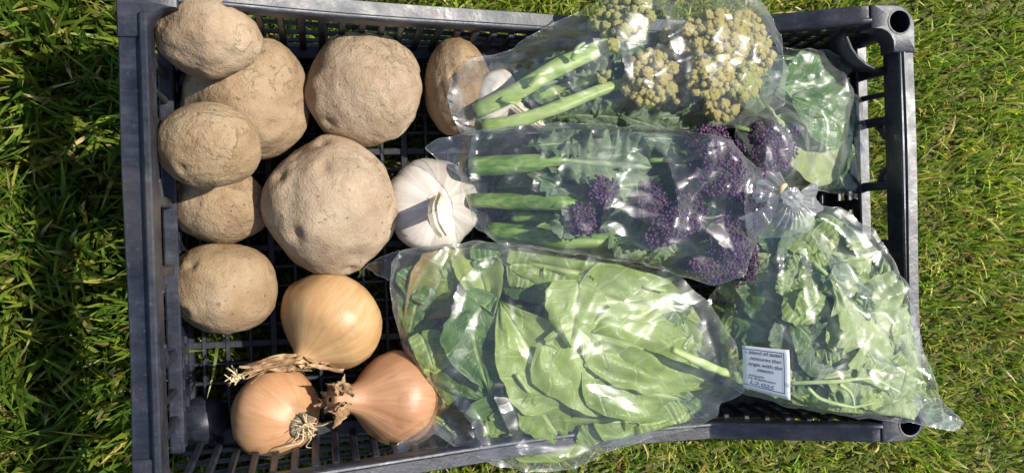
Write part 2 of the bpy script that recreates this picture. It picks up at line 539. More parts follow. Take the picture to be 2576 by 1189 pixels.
def grass(N, x0, x1, y0, y1, hole=None, k=1.0):
    x = RNG.uniform(x0, x1, N); y = RNG.uniform(y0, y1, N)
    if hole:                                                 # the rest of the lawn, sparser, round the dense part
        m_ = ~((x > hole[0]) & (x < hole[1]) & (y > hole[2]) & (y < hole[3]))
        x, y = x[m_], y[m_]; N = len(x)
    P = np.stack([x, y, np.zeros(N)], 1)
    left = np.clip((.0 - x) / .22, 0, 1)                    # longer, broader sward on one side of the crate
    clump = fbm(P * 22, 3, 5)
    hgt = (.019 + .029 * left) * (1 + .5 * clump) * RNG.uniform(.45, 1.25, N)
    wid = (.00092 + .0010 * left) * RNG.uniform(.55, 1.4, N) * k
    cd = fbm(P * 16 + 40, 2, 21) * 3.2
    az = np.where(RNG.random(N) < .35, cd + RNG.normal(0, .8, N), RNG.uniform(0, 2 * np.pi, N))
    lean = np.clip(RNG.gamma(2.4, .26, N), .1, 1.35)
    inside = (np.abs(x) < CW - .006) & (np.abs(y) < CA - .006)
    hgt = np.where(inside, np.minimum(hgt, .024), hgt)
    near = (np.abs(x) < CW + .014) & (np.abs(y) < CA + .014) & ~inside
    out_az = np.arctan2(np.where(np.abs(y) > CA - .03, y, 0), np.where(np.abs(x) > CW - .03, x, 0))
    az = np.where(near, out_az + RNG.normal(0, .7, N), az)
    L = 5
    V = np.zeros((N, L * 2, 3)); C = np.zeros((N, L * 2, 4)); C[..., 3] = 1
    dirx, diry = np.cos(az), np.sin(az)
    tw = RNG.uniform(-.9, .9, N)
    sx_, sy_ = -np.sin(az + tw), np.cos(az + tw)
    px, py, pz = x.copy(), y.copy(), np.full(N, SOIL_Z - .001)
    curve = RNG.uniform(.2, 1.25, N)
    pal = np.array([(.080, .165, .024), (.145, .245, .032), (.235, .320, .040), (.34, .35, .060), (.45, .38, .12), (.55, .46, .25), (.28, .17, .075)])
    pl = np.array([.26, .36, .24, .06, .03, .03, .02]); pr = np.array([.10, .28, .35, .16, .05, .04, .02])
    dead = np.clip(fbm(P * 34 + 9, 3, 77) * 3.2 - 1.1, 0, 1) * (1 - .7 * left)         # thatchy patches
    r = RNG.random(N)
    cl = np.cumsum(pl[None] * left[:, None] + pr[None] * (1 - left[:, None]), 1); cl /= cl[:, -1:]
    idx = (r[:, None] > cl).sum(1)
    idx = np.where(RNG.random(N) < dead * .6, RNG.integers(3, 7, N), idx)
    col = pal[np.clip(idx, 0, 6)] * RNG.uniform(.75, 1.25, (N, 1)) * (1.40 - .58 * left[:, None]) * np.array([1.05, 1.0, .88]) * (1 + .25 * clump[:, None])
    for k in range(L):
        t = k / (L - 1)
        wk = wid * (1 - t ** 2.2) * (.75 + .5 * t) + .00005
        V[:, 2 * k] = np.stack([px + sx_ * wk, py + sy_ * wk, pz], 1)
        V[:, 2 * k + 1] = np.stack([px - sx_ * wk, py - sy_ * wk, pz + .25 * wk], 1)
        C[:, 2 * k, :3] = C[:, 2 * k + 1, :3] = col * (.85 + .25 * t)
        ang = np.clip(lean * .45 + curve * lean * t, 0, 1.62)
        st = hgt / (L - 1)
        px = px + dirx * np.sin(ang) * st * 1.1; py = py + diry * np.sin(ang) * st * 1.1
        pz = np.maximum(pz + np.cos(ang) * st, SOIL_Z + .001)
        pz = np.where(inside, np.minimum(pz, FLOOR - .009), pz)
    b = np.arange(N)[:, None] * (2 * L)
    q = np.array([[2 * k, 2 * k + 1, 2 * k + 3, 2 * k + 2] for k in range(L - 1)])
    F = (b[:, :, None] + q[None]).reshape(-1, 4)
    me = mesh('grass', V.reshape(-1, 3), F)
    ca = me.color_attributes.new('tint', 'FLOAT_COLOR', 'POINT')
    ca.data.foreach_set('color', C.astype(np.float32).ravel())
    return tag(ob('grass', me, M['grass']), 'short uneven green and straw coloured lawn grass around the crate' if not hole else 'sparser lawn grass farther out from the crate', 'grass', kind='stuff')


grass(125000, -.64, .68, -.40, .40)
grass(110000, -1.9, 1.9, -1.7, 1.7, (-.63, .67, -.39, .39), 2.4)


# ------------------------------------------------------------------ crate
crate = tag(empty('vegetable_crate', (0, 0, 0)), 'dark grey plastic slatted vegetable crate standing on the grass', 'crate')
INS = .0155                 # width of the rim
SOCK = .031                 # length of a corner socket along each side


def rim_z(x):
    xs = [-.26, -.238, -.121, .018, .060, .120, .213, .3]
    zs = [HL, HL, H, .118, .113, .111, H, H]
    return float(np.interp(x, xs, zs))


PROF = [(0, -.016), (0, -.0028), (.0006, -.0022), (.0104, -.0022), (.0110, -.0018), (.0114, -.0004), (.0120, 0), (.0138, 0), (.0148, -.0006),
        (INS, -.002), (INS, -.013), (.0120, -.014), (.0108, -.0050), (.0020, -.0050), (.0018, -.016)]


def sweep(path, normals, k=1.0):
    V, F, n = [], [], len(PROF)
    for p, q in zip(path, normals):
        for a, dz in PROF:
            V.append((p[0] + q[0] * a * k, p[1] + q[1] * a * k, p[2] + dz))
    for i in range(len(path) - 1):
        for j in range(n):
            k = (j + 1) % n
            F.append((i * n + j, i * n + k, (i + 1) * n + k, (i + 1) * n + j))
    F.append(tuple(range(n))); F.append(tuple((len(path) - 1) * n + j for j in range(n)))
    return V, F


def edge_split(me):
    me.polygons.foreach_set('use_smooth', np.ones(len(me.polygons), bool))
    try:
        me.set_sharp_from_angle(angle=math.radians(38))
    except Exception:
        pass
    return me


xs = np.unique(np.concatenate([np.linspace(-CWL + SOCK, CW - SOCK, 61), [-.121, .018, .060, .120, .213]]))
for s in (-1, 1):
    # slight hand-worn waviness in the long rims
    path = [(x, s * (CA + .0007 * math.sin(23 * x + s)), rim_z(x)) for x in xs]
    V, F = sweep(path, [(0, -s)] * len(path), .78)
    if s > 0: F = [f[::-1] for f in F]
    ob('rim', edge_split(mesh('long_rim', V, F)), M['plastic'], crate)
    ys = np.linspace(-CA + SOCK, CA - SOCK, 31)
    path = [(s * ((CW if s > 0 else CWL) + .0006 * math.sin(31 * y)), y, H if s > 0 else HL) for y in ys]
    V, F = sweep(path, [(-s, 0)] * len(path), .60 if s > 0 else 1.0)
    if s < 0: F = [f[::-1] for f in F]
    ob('rim', edge_split(mesh('end_rim', V, F)), M['plastic'], crate)


def socket_mesh(hole=True):
    """corner socket in local axes: corner of the crate at 0,0, both sides run towards +"""
    c, r0, R = .0112, .0074, .0145
    poly = [(R * (1 - math.cos(a)), R * (1 - math.sin(a))) for a in np.linspace(math.pi / 2, 0, 10)][::-1]
    poly = [(0, SOCK)] + [(R - R * math.cos(a), R - R * math.sin(a)) for a in np.linspace(0, math.pi / 2, 12)] + [(SOCK, 0), (SOCK, INS), (.0245, INS + .0004), (.0205, .0178), (.0178, .0205), (INS + .0004, .0245), (INS, SOCK)]
    P = np.array(poly)
    # dense resample
    Q = []
    for i in range(len(P)):
        a, b = P[i], P[(i + 1) % len(P)]
        m = max(1, int(np.linalg.norm(b - a) / .002))
        for t in range(m): Q.append(a + (b - a) * t / m)
    Q = np.array(Q)
    n = len(Q)
    ang = np.arctan2(Q[:, 1] - c, Q[:, 0] - c)
    ring = lambda r: np.stack([c + r * np.cos(ang), c + r * np.sin(ang)], 1)
    inset = Q + (np.array([c, c]) - Q) * .06
    layers = [(Q, -.016), (Q, -.0008), (inset, 0.0), (ring(r0 + .0011), .0001), (ring(r0 + .0010), .0006), (ring(r0), .0005), (ring(r0), -.10), (ring(r0 + .0013), -.10), (ring(r0 + .0013), -.016)]
    if not hole: layers = layers[:3] + [(ring(.0004), -.0002)]
    V = np.concatenate([np.c_[l, np.full(n, z)] for l, z in layers])
    F = []
    for k in range(len(layers) - 1):
        for j in range(n):
            i = (j + 1) % n
            F.append((k * n + j, k * n + i, (k + 1) * n + i, (k + 1) * n + j))
    return V, F


for sx in (-1, 1):
    SV, SF = socket_mesh(sx > 0)
    for sy in (-1, 1):
        V = np.array([(sx * ((CW if sx > 0 else CWL) - x), sy * (CA - y), z + (H if sx > 0 else HL)) for x, y, z in SV])
        F = SF if sx * sy > 0 else [f[::-1] for f in SF]
        me = edge_split(mesh('corner_socket', V, F))
        ob('corner_socket' if sx > 0 else 'corner_cap', me, M['plastic'], crate)


_BOX = {}


def bar(name, a, b, wy, wz, up=(0, 0, 1), bev=.0006):
    """a beam from a to b, wy wide sideways, wz deep along up"""
    a, b = Vector(a), Vector(b)
    d = b - a
    L = d.length
    key = (round(L, 4), wy, wz, bev)
    if key not in _BOX:
        V, F = cbox(L, wy, wz, bev)
        _BOX[key] = mesh(name, V, F, False)
        _BOX[key].materials.append(M['plastic'])
    x = d.normalized()
    y = Vector(up).cross(x).normalized()
    z = x.cross(y)
    o = ob(name, _BOX[key], None, crate)
    mt = Matrix((x, y, z)).transposed().to_4x4()
    mt.translation = (a + b) / 2
    o.matrix_local = mt
    return o


FA, FB = CW - .019, CA - .017       # half sizes of the floor
# floor grid: thin bars with a stouter one every few
fx = np.arange(-FA + .012, FA - .004, .0152)
for i, x in enumerate(fx):
    wd = .0046 if i % 6 == 3 else .0026
    bar('floor_bar', (x, -FB, FLOOR - .004), (x, FB, FLOOR - .004), wd, .006)
fy = np.arange(-FB + .009, FB - .004, .0127)
for i, y in enumerate(fy):
    wd = .0048 if i % 5 == 4 else .0025
    bar('floor_bar', (-FA, y, FLOOR - .0046), (FA, y, FLOOR - .0046), wd, .0058)
# base frame and feet
for s in (-1, 1):
    bar('base_rail', (-FA, s * FB, FLOOR - .001), (FA, s * FB, FLOOR - .001), .012, .010, bev=.0015)
    bar('base_rail', (s * FA, -FB, FLOOR - .0013), (s * FA, FB, FLOOR - .0013), .012, .0104, bev=.0015)
for sx in (-1, 1):
    for sy in (-1, 1):
        V, F = tube([(0, 0, 0), (0, 0, .008), (0, 0, .030), (0, 0, .040), (0, 0, .046), (0, 0, .048)], [.014, .0155, .0165, .0145, .008, .001], 24)
        ob('corner_foot', edge_split(mesh('corner_foot', V, F)), M['plastic'], crate).location = (sx * (FA - .011), sy * (FB - .011), SOIL_Z + .001)

# end walls: a top rail, posts round open windows, a ledge and a slotted lower panel
for s in (-1, 1):
    right = s > 0
    HE = H if right else HL
    X = s * (CW - .0090 if right else CWL - .0135)
    LZ = .113 if right else .122                          # ledge height
    E0 = s * (FA + .0065 if right else FA - .001)
    XL = s * (FA + .004 if right else FA - .002)
    bar('end_rail', (X, -CA + .018, HE - .0115), (X, CA - .018, HE - .0115), .0042, .020 if right else .028, bev=.001)
    bar('end_rail', (E0, -CA + .018, LZ), (E0, CA - .018, LZ), .0085, .0050, bev=.001)
    for y in (-.106, -.066, -.014, .026, .070, .104):
        bar('end_post', (E0, y, LZ - .002), (X, y, HE - .018), .0062, .0042, up=(1, 0, 0), bev=.001)
    for y in (.088, -.088):
        bar('end_post', (E0, y, LZ - .002), (X, y, HE - .018), .0036, .0036, up=(1, 0, 0), bev=.001)
    for y0, y1 in ((-.062, -.018), (.030, .066)):            # rounded gussets at the hand holds
        for ya, yb_ in ((y0 - .002, y0 + .008), (y1 + .002, y1 - .008)):
            bar('end_gusset', (X * .9995, ya, HE - .031), (X * .9995, yb_, HE - .021), .0036, .006, up=(1, 0, 0), bev=.001)
    for zz, hh in ((FLOOR + .008, .012), ((FLOOR + LZ) / 2 + .004, .006), (LZ - .005, .008)):
        bar('end_panel', (XL, -FB, zz), (XL, FB, zz), .0032, hh, bev=.0008)
    for y in np.arange(-FB + .006, FB, .0135):
        bar('end_slat', (XL, y, FLOOR + .004), (XL, y, LZ - .003), .0070, .0030, up=(1, 0, 0), bev=.0006)

# long walls: upright slats crossed by thin rails, a solid panel in the middle
for s in (-1, 1):
    yb, yt = s * (FB + .001), s * (CA - .0105)
    def wy(z): return yb + (yt - yb) * min(1.0, (z - FLOOR) / (.15 - FLOOR))
    for x in np.arange(-FA + .010, FA - .004, .0122):
        if .012 < x < .095: continue
        zt = rim_z(x) - .012
        bar('side_slat', (x, wy(FLOOR + .004), FLOOR + .004), (x, wy(zt), zt), .0044, .0034, up=(0, 1, 0), bev=.0008)
    for f, th in ((.22, .0024), (.45, .0022), (.68, .0022)):
        for xa, xb in ((-FA, -.121), (-.121, .013), (.094, .125), (.125, FA)):
            za = FLOOR + f * (rim_z(xa) - .012 - FLOOR); zb = FLOOR + f * (rim_z(xb) - .012 - FLOOR)
            bar('side_rail', (xa, wy(za) + s * .0025, za), (xb, wy(zb) + s * .0025, zb), .0030, th, bev=.0006)
    xa, xb = .013, .094
    n = 12
    V = []
    for x in np.linspace(xa, xb, n):
        for z in (FLOOR + .004, rim_z(x) - .010):
            V += [(x, wy(z) - .0014, z), (x, wy(z) + .0014, z)]
    F = []
    for i in range(n - 1):
        a, b = 4 * i, 4 * i + 4
        F += [(a, b, b + 2, a + 2), (a + 1, a + 3, b + 3, b + 1), (a, a + 1, b + 1, b), (a + 2, b + 2, b + 3, a + 3)]
    F += [(0, 2, 3, 1), (4 * n - 4, 4 * n - 3, 4 * n - 1, 4 * n - 2)]
    me = mesh('side_panel', V, F, False)
    bmn = bmesh.new(); bmn.from_mesh(me); bmesh.ops.recalc_face_normals(bmn, faces=bmn.faces[:]); bmn.to_mesh(me); bmn.free()
    ob('side_panel', me, M['plastic'], crate)
    # bottom ledge
    bar('side_ledge', (-FA, s * (FB - .001), FLOOR + .0065), (FA, s * (FB - .001), FLOOR + .0065), .010, .0050, bev=.001)
# corner gussets that close the corners below the sockets
for sx in (1,):
    for sy in (-1, 1):
        x0, y0 = sx * ((CW if sx > 0 else CWL) - .011), sy * (CA - .011)
        V = []
        for z, r in ((FLOOR - .006, .020), (FLOOR + .03, .024), (H - .016, .030)):
            for a in np.linspace(0, 1, 7):
                px = x0 - sx * r * math.cos(a * math.pi / 2) ** 1.0; py = y0 - sy * r * math.sin(a * math.pi / 2)
                V += [(px, py, z)]
        F = [(k * 7 + j, k * 7 + j + 1, (k + 1) * 7 + j + 1, (k + 1) * 7 + j) for k in range(2) for j in range(6)]
        o = ob('corner_panel', mesh('corner_panel', V, F), M['plastic'], crate)
        sm = o.modifiers.new('thickness', 'SOLIDIFY'); sm.thickness = .002; sm.offset = 0


# ------------------------------------------------------------------ potatoes
def potato(u, v, ru, rv, rot, z, rz, seed, label, dents=4, lump=.10):
    c = U(u, v, z); sc = S(u, v, z)
    P, F = ico(6)
    rr = np.random.default_rng(seed)
    D = P.copy()
    r = 1 + 1.35 * lump * fbm(P * 1.15 + seed * 3.1, 2, seed) + .020 * fbm(P * 3.5 + seed, 3, seed + 3)
    for k in range(dents):                        # eyes: shallow dimples with a raised brow
        d = rr.normal(size=3); d[2] = abs(d[2]) + .2; d /= np.linalg.norm(d)
        q = np.linalg.norm(P - d, axis=1)
        r -= .055 * np.exp(-(q / .085) ** 2)
        r += .016 * np.exp(-((q - .2) / .10) ** 2)
    f = fbm(P * 14 + seed, 3, seed + 9)
    flake = np.clip(fbm(P * 7.5 + seed * 2, 4, seed + 5) * 5, -1, 1)      # flaking dried mud
    r += .0028 * f + .0045 * flake * np.clip(fbm(P * 2 + 9 + seed, 2, seed + 8) * 4 + .3, 0, 1)
    r += .006 * np.abs(fbm(P * 26 + seed, 2, seed + 11)) * np.clip(fbm(P * 3 + seed, 2, seed + 2) * 5, 0, 1)
    a, b = ru * sc, rv * sc
    V = P * r[:, None] * np.array([a, b, rz])
    cs, sn = math.cos(rot), math.sin(rot)
    V = V @ np.array([[cs, sn, 0], [-sn, cs, 0], [0, 0, 1]])
    o = ob('potato', mesh('potato', V, F), M['potato'])
    o.location = c
    return tag(o, label, 'potato', 'unwashed potatoes in the crate')


potato(523, 96, 128, 99, -.12, .166, .030, 1, 'oval muddy potato lying on top, in the crate corner touching the end rim', 3)
potato(622, 246, 158, 150, .3, .106, .037, 2, 'large muddy potato partly covered by two smaller ones stacked on it', 4)
potato(915, 225, 147, 146, .1, .106, .036, 3, 'round muddy potato beside the slatted side, with a diagonal shadow across it', 4, .07)
potato(1150, 220, 84, 124, 0, .102, .032, 4, 'muddy potato half hidden under the bag of cream coloured heads', 3, .06)
potato(529, 368, 127, 108, -.1, .166, .029, 5, 'smooth oval potato resting on two others by the end wall', 3, .06)
potato(549, 515, 127, 97, -.12, .098, .029, 6, 'small muddy potato under the smooth oval one by the end wall', 3, .08)
potato(832, 519, 160, 171, .15, .109, .040, 7, 'largest muddy potato in the crate, beside the garlic bulb', 5, .10)
potato(566, 723, 134, 114, -.05, .103, .033, 8, 'muddy potato with flaking soil next to the golden onion', 4, .07)


# ------------------------------------------------------------------ onions
def onion(name, c, axis, R, prof, m, label, twist, seed):
    """prof: list of (height along axis, radius) in units of R"""
    fr = frame_from(axis)
    prof = spline([(a, b, 0) for a, b in prof], 40)[:, :2]
    n = 72
    a = np.linspace(0, 2 * np.pi, n, endpoint=False)
    V = []
    for h, r in prof:
        r = max(r, .004)
        V.append(np.stack([r * np.cos(a), r * np.sin(a), np.full(n, h)], 1))
    V = np.concatenate(V)
    d = fbm(V * 1.6 + seed, 3, seed) * .05
    ridge = np.cos(np.tile(a, len(prof)) * 7 + seed) * .008 + fbm(np.c_[np.cos(np.tile(a, len(prof))) * 6, np.sin(np.tile(a, len(prof))) * 6, V[:, 2] * .6] + seed, 2, seed + 1) * .012
    V[:, :2] *= (1 + d + ridge)[:, None]
    V *= R
    k = len(prof)
    F = [(i * n + j, i * n + (j + 1) % n, (i + 1) * n + (j + 1) % n, (i + 1) * n + j) for i in range(k - 1) for j in range(n)]
    e = tag(empty('onion', c), label, 'onion', 'brown onions in the crate')
    e.matrix_world = Matrix([[*fr[0], c[0]], [*fr[1], c[1]], [*fr[2], c[2]], [0, 0, 0, 1]])
    ob('bulb', mesh('bulb', V, F), m, e)
    return e


def strips(paths, widths, seed, tw=2.0, nw=3):
    """dried papery ribbons along paths"""
    rr = np.random.default_rng(seed)
    parts = []
    for P, wd in zip(paths, widths):
        P = spline(P, 14)
        T = np.gradient(P, axis=0); T /= np.linalg.norm(T, axis=1)[:, None] + 1e-9
        ph = rr.uniform(0, 6.28)
        V, F = [], []
        for i, (p, t) in enumerate(zip(P, T)):
            f = i / (len(P) - 1)
            a = np.cross(t, [.3, .2, 1]); a /= np.linalg.norm(a); b = np.cross(t, a)
            an = ph + tw * f
            s = np.cos(an) * a + np.sin(an) * b; nrm = np.cross(t, s)
            w_ = wd * (1 - .75 * f ** 2) * rr.uniform(.8, 1.2)
            for q in np.linspace(-1, 1, nw):
                V.append(p + s * q * w_ + nrm * (abs(q) * .35 * w_) * (1 if rr.random() < .9 else -1) + rr.normal(0, wd * .10, 3))
        for i in range(len(P) - 1):
            for j in range(nw - 1):
                F.append((i * nw + j, i * nw + j + 1, (i + 1) * nw + j + 1, (i + 1) * nw + j))
        parts.append((V, F))
    return join(parts)


def to_local(e, pts):
    mi = np.array(e.matrix_world.inverted())
    P = np.c_[np.asarray(pts, float), np.ones(len(pts))]
    return (P @ mi.T)[:, :3]


def world_strip(e, name, m, paths, widths, seed, tw=2.0):
    V, F = strips(paths, widths, seed, tw)
    V = to_local(e, V)
    return ob(name, mesh(name, V, F), m, e)


BULB = [(-.92, .02), (-.90, .12), (-.80, .42), (-.5, .82), (0, 1.0), (.42, .86), (.70, .50), (.86, .27), (1.0, .17), (1.16, .13)]
TALL = [(-.92, .02), (-.88, .14), (-.76, .46), (-.45, .84), (0, 1.0), (.40, .88), (.72, .60), (1.0, .36), (1.3, .24), (1.62, .20), (1.66, .05)]
FLAT = [(-.90, .01), (-.885, .10), (-.86, .24), (-.74, .52), (-.45, .85), (0, 1.0), (.42, .86), (.70, .50), (.86, .25), (1.0, .14), (1.1, .10)]

# golden onion, neck towards the crate's empty corner
c1 = U(832, 808, .104); R1 = 132 * S(830, 810, .106)
nk = U(764, 896, .119) - c1
o1 = onion('onion', c1, nk, R1, BULB, M['onion_gold'], 'golden onion with dried brown neck, between the potatoes and another onion', 0, 3)
rr = np.random.default_rng(5)
tip = c1 + nk / np.linalg.norm(nk) * R1 * 1.0
paths, wd = [], []
for k in range(15):
    s = rr.normal(0, .0022, 3)
    q = [tip - nk / np.linalg.norm(nk) * R1 * .10 + s, U(752, 905, .124) + s, U(712 + rr.normal(0, 6), 912 + rr.normal(0, 5), .130) + s * .8, U(668 + rr.normal(0, 10), 916 + rr.normal(0, 6), .134) + s * .8, U(630 - 30 * rr.random(), 935 + rr.normal(0, 7), .135) + s]
    paths.append(q); wd.append(rr.uniform(.0008, .0024))
for k in range(7):                                # ragged flakes round the neck
    q0 = tip - nk / np.linalg.norm(nk) * R1 * .12 + rr.normal(0, .002, 3)
    paths.append([q0, q0 + np.array([rr.normal(.003, .006), rr.normal(-.006, .004), .003]), U(770 + rr.normal(15, 20), 915 + rr.normal(0, 14), .128)]); wd.append(rr.uniform(.0015, .0035))
world_strip(o1, 'dry_neck', M['dry'], paths, wd, 2)
paths, wd = [], []
for k in range(16):                               # frayed end of the neck
    q0 = U(596, 948, .134) + rr.normal(0, .0015, 3)
    paths.append([U(614, 944, .134), q0, q0 + np.array([rr.normal(-.003, .003), rr.normal(.0, .004), rr.normal(.001, .003)])]); wd.append(rr.uniform(.0006, .0014))
world_strip(o1, 'frayed_neck_tip', M['root'], paths, wd, 3)

# copper onion showing its root plate
c2 = U(693, 1038, .102); R2 = 115 * S(693, 1038, .102)
rt = U(775, 1078, .126) - c2
o2 = onion('onion', c2, -rt, R2, FLAT, M['onion_copper'], 'copper coloured onion with its root end showing pale threads', 0, 8)
fr2 = frame_from(-rt)
PV, PF = ico(3)
V = PV * np.array([.30, .30, .085]) * (1 + .16 * fbm(PV * 4, 3, 4))[:, None]; V[:, 2] -= .885
ob('root_plate', mesh('root_plate', V * R2, PF), M['rootplate'], o2)
rdir = rt / np.linalg.norm(rt)
base = c2 + rdir * R2 * .93
parts = []
for k in range(26):
    a = rr.uniform(0, 6.28); q = rr.uniform(.0, .26) * R2
    s0 = base + fr2[:, 0] * math.cos(a) * q + fr2[:, 1] * math.sin(a) * q
    d = np.array([.35, -.15, .5]) + rr.normal(0, .75, 3)
    L = rr.uniform(.004, .009)
    P = [s0, s0 + rdir * .003 + d * L * .3, s0 + rdir * .002 + d * L * .6 + rr.normal(0, .002, 3), s0 + d * L * .7 + np.array([0, -.3, -.3]) * L + rr.normal(0, .003, 3)]
    parts.append(tube(spline(P, 9), np.linspace(.00055, .0003, 9), 5))
s0 = base
parts.append(tube(spline([s0, U(760, 1108, .130), U(735, 1118, .130), U(702, 1126, .128), U(686, 1136, .124)], 14), np.linspace(.0007, .0004, 14), 5))
V, F = join(parts)
ob('roots', mesh('roots', to_local(o2, V), F), M['root'], o2)

# brown onion with a long neck, partly under the bag
c3 = U(998, 1000, .102); R3 = 118 * S(998, 1000, .102)
nk3 = U(835, 1004, .128) - c3
o3 = onion('onion', c3, nk3, R3, TALL, M['onion_brown'], 'brown onion with thick pinched neck, partly under the leaf bag', 0, 14)
nd3 = nk3 / np.linalg.norm(nk3)
paths, wd = [], []
fr3 = frame_from(nk3)
for k in range(22):
    a = rr.uniform(0, 6.28)
    s0 = c3 + nd3 * R3 * 1.35 + (fr3[:, 0] * math.cos(a) + fr3[:, 1] * math.sin(a)) * R3 * .20
    e0 = s0 + nd3 * R3 * rr.uniform(.22, .52) + (fr3[:, 0] * math.cos(a) + fr3[:, 1] * math.sin(a)) * R3 * rr.uniform(0, .26)
    paths.append([s0, (s0 + e0) / 2 + rr.normal(0, .0012, 3), e0 + rr.normal(0, .002, 3)]); wd.append(rr.uniform(.0022, .0052))
for u, v in ((868, 940), (815, 1035), (852, 1052), (875, 1048), (806, 985)):
    s0 = c3 + nd3 * R3 * 1.45
    paths.append([s0, (s0 + U(u, v, .121)) / 2 + np.array([0, 0, .004]), U(u, v, .120)]); wd.append(.0026)
world_strip(o3, 'dry_neck', M['dry'], paths, wd, 4)


# ------------------------------------------------------------------ garlic
cg = U(1084, 518, .098); Rg = 118 * S(1084, 518, .098)
axg = np.array([.12, .02, 1.0])
eg = empty('garlic_bulb', cg)
fr = frame_from(axg)
eg.matrix_world = Matrix([[*fr[0], cg[0]], [*fr[1], cg[1]], [*fr[2], cg[2]], [0, 0, 0, 1]])
tag(eg, 'white papery garlic bulb with cut stalk beside the largest potato', 'garlic')
prof = spline([(-.62, .05, 0), (-.58, .4, 0), (-.35, .85, 0), (-.05, 1.0, 0), (.24, .93, 0), (.44, .72, 0), (.56, .46, 0), (.63, .28, 0), (.70, .17, 0), (.74, .10, 0), (.75, .02, 0)], 44)[:, :2]
n = 120
a = np.linspace(0, 2 * np.pi, n, endpoint=False)
V = []
for h, r in prof:
    k = math.exp(-((h - .05) / .55) ** 2)
    cl = np.abs(np.sin(a * 4 + .5 * np.sin(2 * a) + .4)) ** .6
    rad = r * (1 + k * (.055 * cl - .035) + .03 * k * np.sin(a + 1))
    hh = h + .06 * k * cl * (h > .1)
    V.append(np.stack([rad * np.cos(a), rad * np.sin(a), np.full(n, h) + .055 * k * (cl - .6) * np.clip((h - .05) * 4, 0, 1)], 1))
V = np.concatenate(V)
aa = np.tile(a, len(prof))
V[:, :2] *= (1 + .012 * fbm(np.c_[np.cos(aa) * 12, np.sin(aa) * 12, V[:, 2] * 1.2], 3, 4) + .02 * fbm(V * 2.5, 2, 6))[:, None]
V *= Rg
F = [(i * n + j, i * n + (j + 1) % n, (i + 1) * n + (j + 1) % n, (i + 1) * n + j) for i in range(len(prof) - 1) for j in range(n)]
ob('bulb', mesh('garlic', V, F), M['garlic'], eg)
top = cg + fr[:, 2] * Rg * .55
P = spline([top - fr[:, 2] * .002 + np.array([-.002, .002, 0]), top + fr[:, 2] * .006, U(1096, 544, .149), U(1118, 584, .146)], 14)
V, F = tube(P, np.linspace(.0066, .0048, 14) * (1 + .05 * np.random.default_rng(4).normal(size=14)), 22)
a22 = np.tile(np.linspace(0, 2 * np.pi, 22, endpoint=False), 14)
Cn = np.repeat(P, 22, 0)
V = Cn + (V - Cn) * (1 + .10 * np.sin(a22 * 5 + 1) + .08 * np.sin(a22 * 9))[:, None]
ob('stalk', edge_split(mesh('garlic_stalk', to_local(eg, V), F)), M['garlic_stalk'], eg)
# a second bulb, lying on its side by the potato
eg2 = empty('garlic_bulb', (0, 0, 0))
f2 = frame_from(np.array([.75, -.35, .55])); c2_ = U(1246, 250, .114); k2 = .62
eg2.matrix_world = Matrix([[*(f2[0] * k2), c2_[0]], [*(f2[1] * k2), c2_[1]], [*(f2[2] * k2), c2_[2]], [0, 0, 0, 1]])
tag(eg2, 'smaller garlic bulb lying under the mouth of the cream head bag', 'garlic')
for ch in list(eg.children):
    q = ch.copy(); COL.objects.link(q); q.parent = eg2
# ------------------------------------------------------------------ leaves, stems and heads
M.update(
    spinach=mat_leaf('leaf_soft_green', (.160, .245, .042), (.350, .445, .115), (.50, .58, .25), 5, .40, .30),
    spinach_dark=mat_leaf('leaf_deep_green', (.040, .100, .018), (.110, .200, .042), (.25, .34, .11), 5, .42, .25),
    spinach_yellow=mat_leaf('leaf_yellowing', (.16, .20, .03), (.30, .30, .065), (.40, .38, .16), 5, .45, .3, edge=(.30, .17, .05)),
    kale=mat_leaf('leaf_grey_green', (.065, .120, .055), (.165, .235, .120), (.38, .45, .27), 6, .5, .25),
    collard=mat_leaf('leaf_smooth_green', (.055, .140, .038), (.150, .270, .080), (.36, .46, .24), 6, .35, .3),
    lettuce=mat_leaf('leaf_pale_green', (.25, .35, .11), (.44, .52, .23), (.58, .63, .38), 6, .45, .35),
    stem=mat_simple('green_stem', [(.3, (.20, .30, .065)), (.5, (.33, .43, .13)), (.7, (.50, .56, .26))], 1.0, .42, .3, .001, stretch=(40, 160, 160)),
    stem_dark=mat_simple('broccoli_stem', [(.34, (.060, .130, .022)), (.5, (.135, .24, .045)), (.66, (.27, .36, .10))], 1.0, .45, .4, .001, stretch=(20, 260, 260)),
    cut=mat_simple('cut_stem_end', [(.3, (.36, .45, .14)), (.7, (.56, .60, .30))], 300, .6),
    purple=mat_simple('purple_buds', [(.30, (.036, .012, .040)), (.48, (.085, .032, .090)), (.62, (.160, .075, .155)), (.74, (.15, .17, .06))], 260, .55, .4, .0006),
    core=mat_simple('bud_core', [(.3, (.022, .016, .024)), (.7, (.055, .060, .040))], 200, .7),
    cream=mat_simple('cream_florets', [(.34, (.48, .32, .13)), (.5, (.76, .62, .19)), (.66, (.84, .78, .27))], 70, .65, 1.0, .0014),
    lime=mat_simple('lime_florets', [(.34, (.40, .41, .10)), (.5, (.62, .60, .16)), (.66, (.74, .71, .26))], 70, .65, 1.0, .0014),
)

def inside(P, poly):
    x, y = P[:, 0], P[:, 1]
    c = np.zeros(len(P), bool)
    n = len(poly)
    for i in range(n):
        a, b = poly[i], poly[(i + 1) % n]
        if a[1] == b[1]: continue
        k = (a[1] > y) != (b[1] > y)
        c ^= k & (x < (b[0] - a[0]) * (y - a[1]) / (b[1] - a[1]) + a[0])
    return c


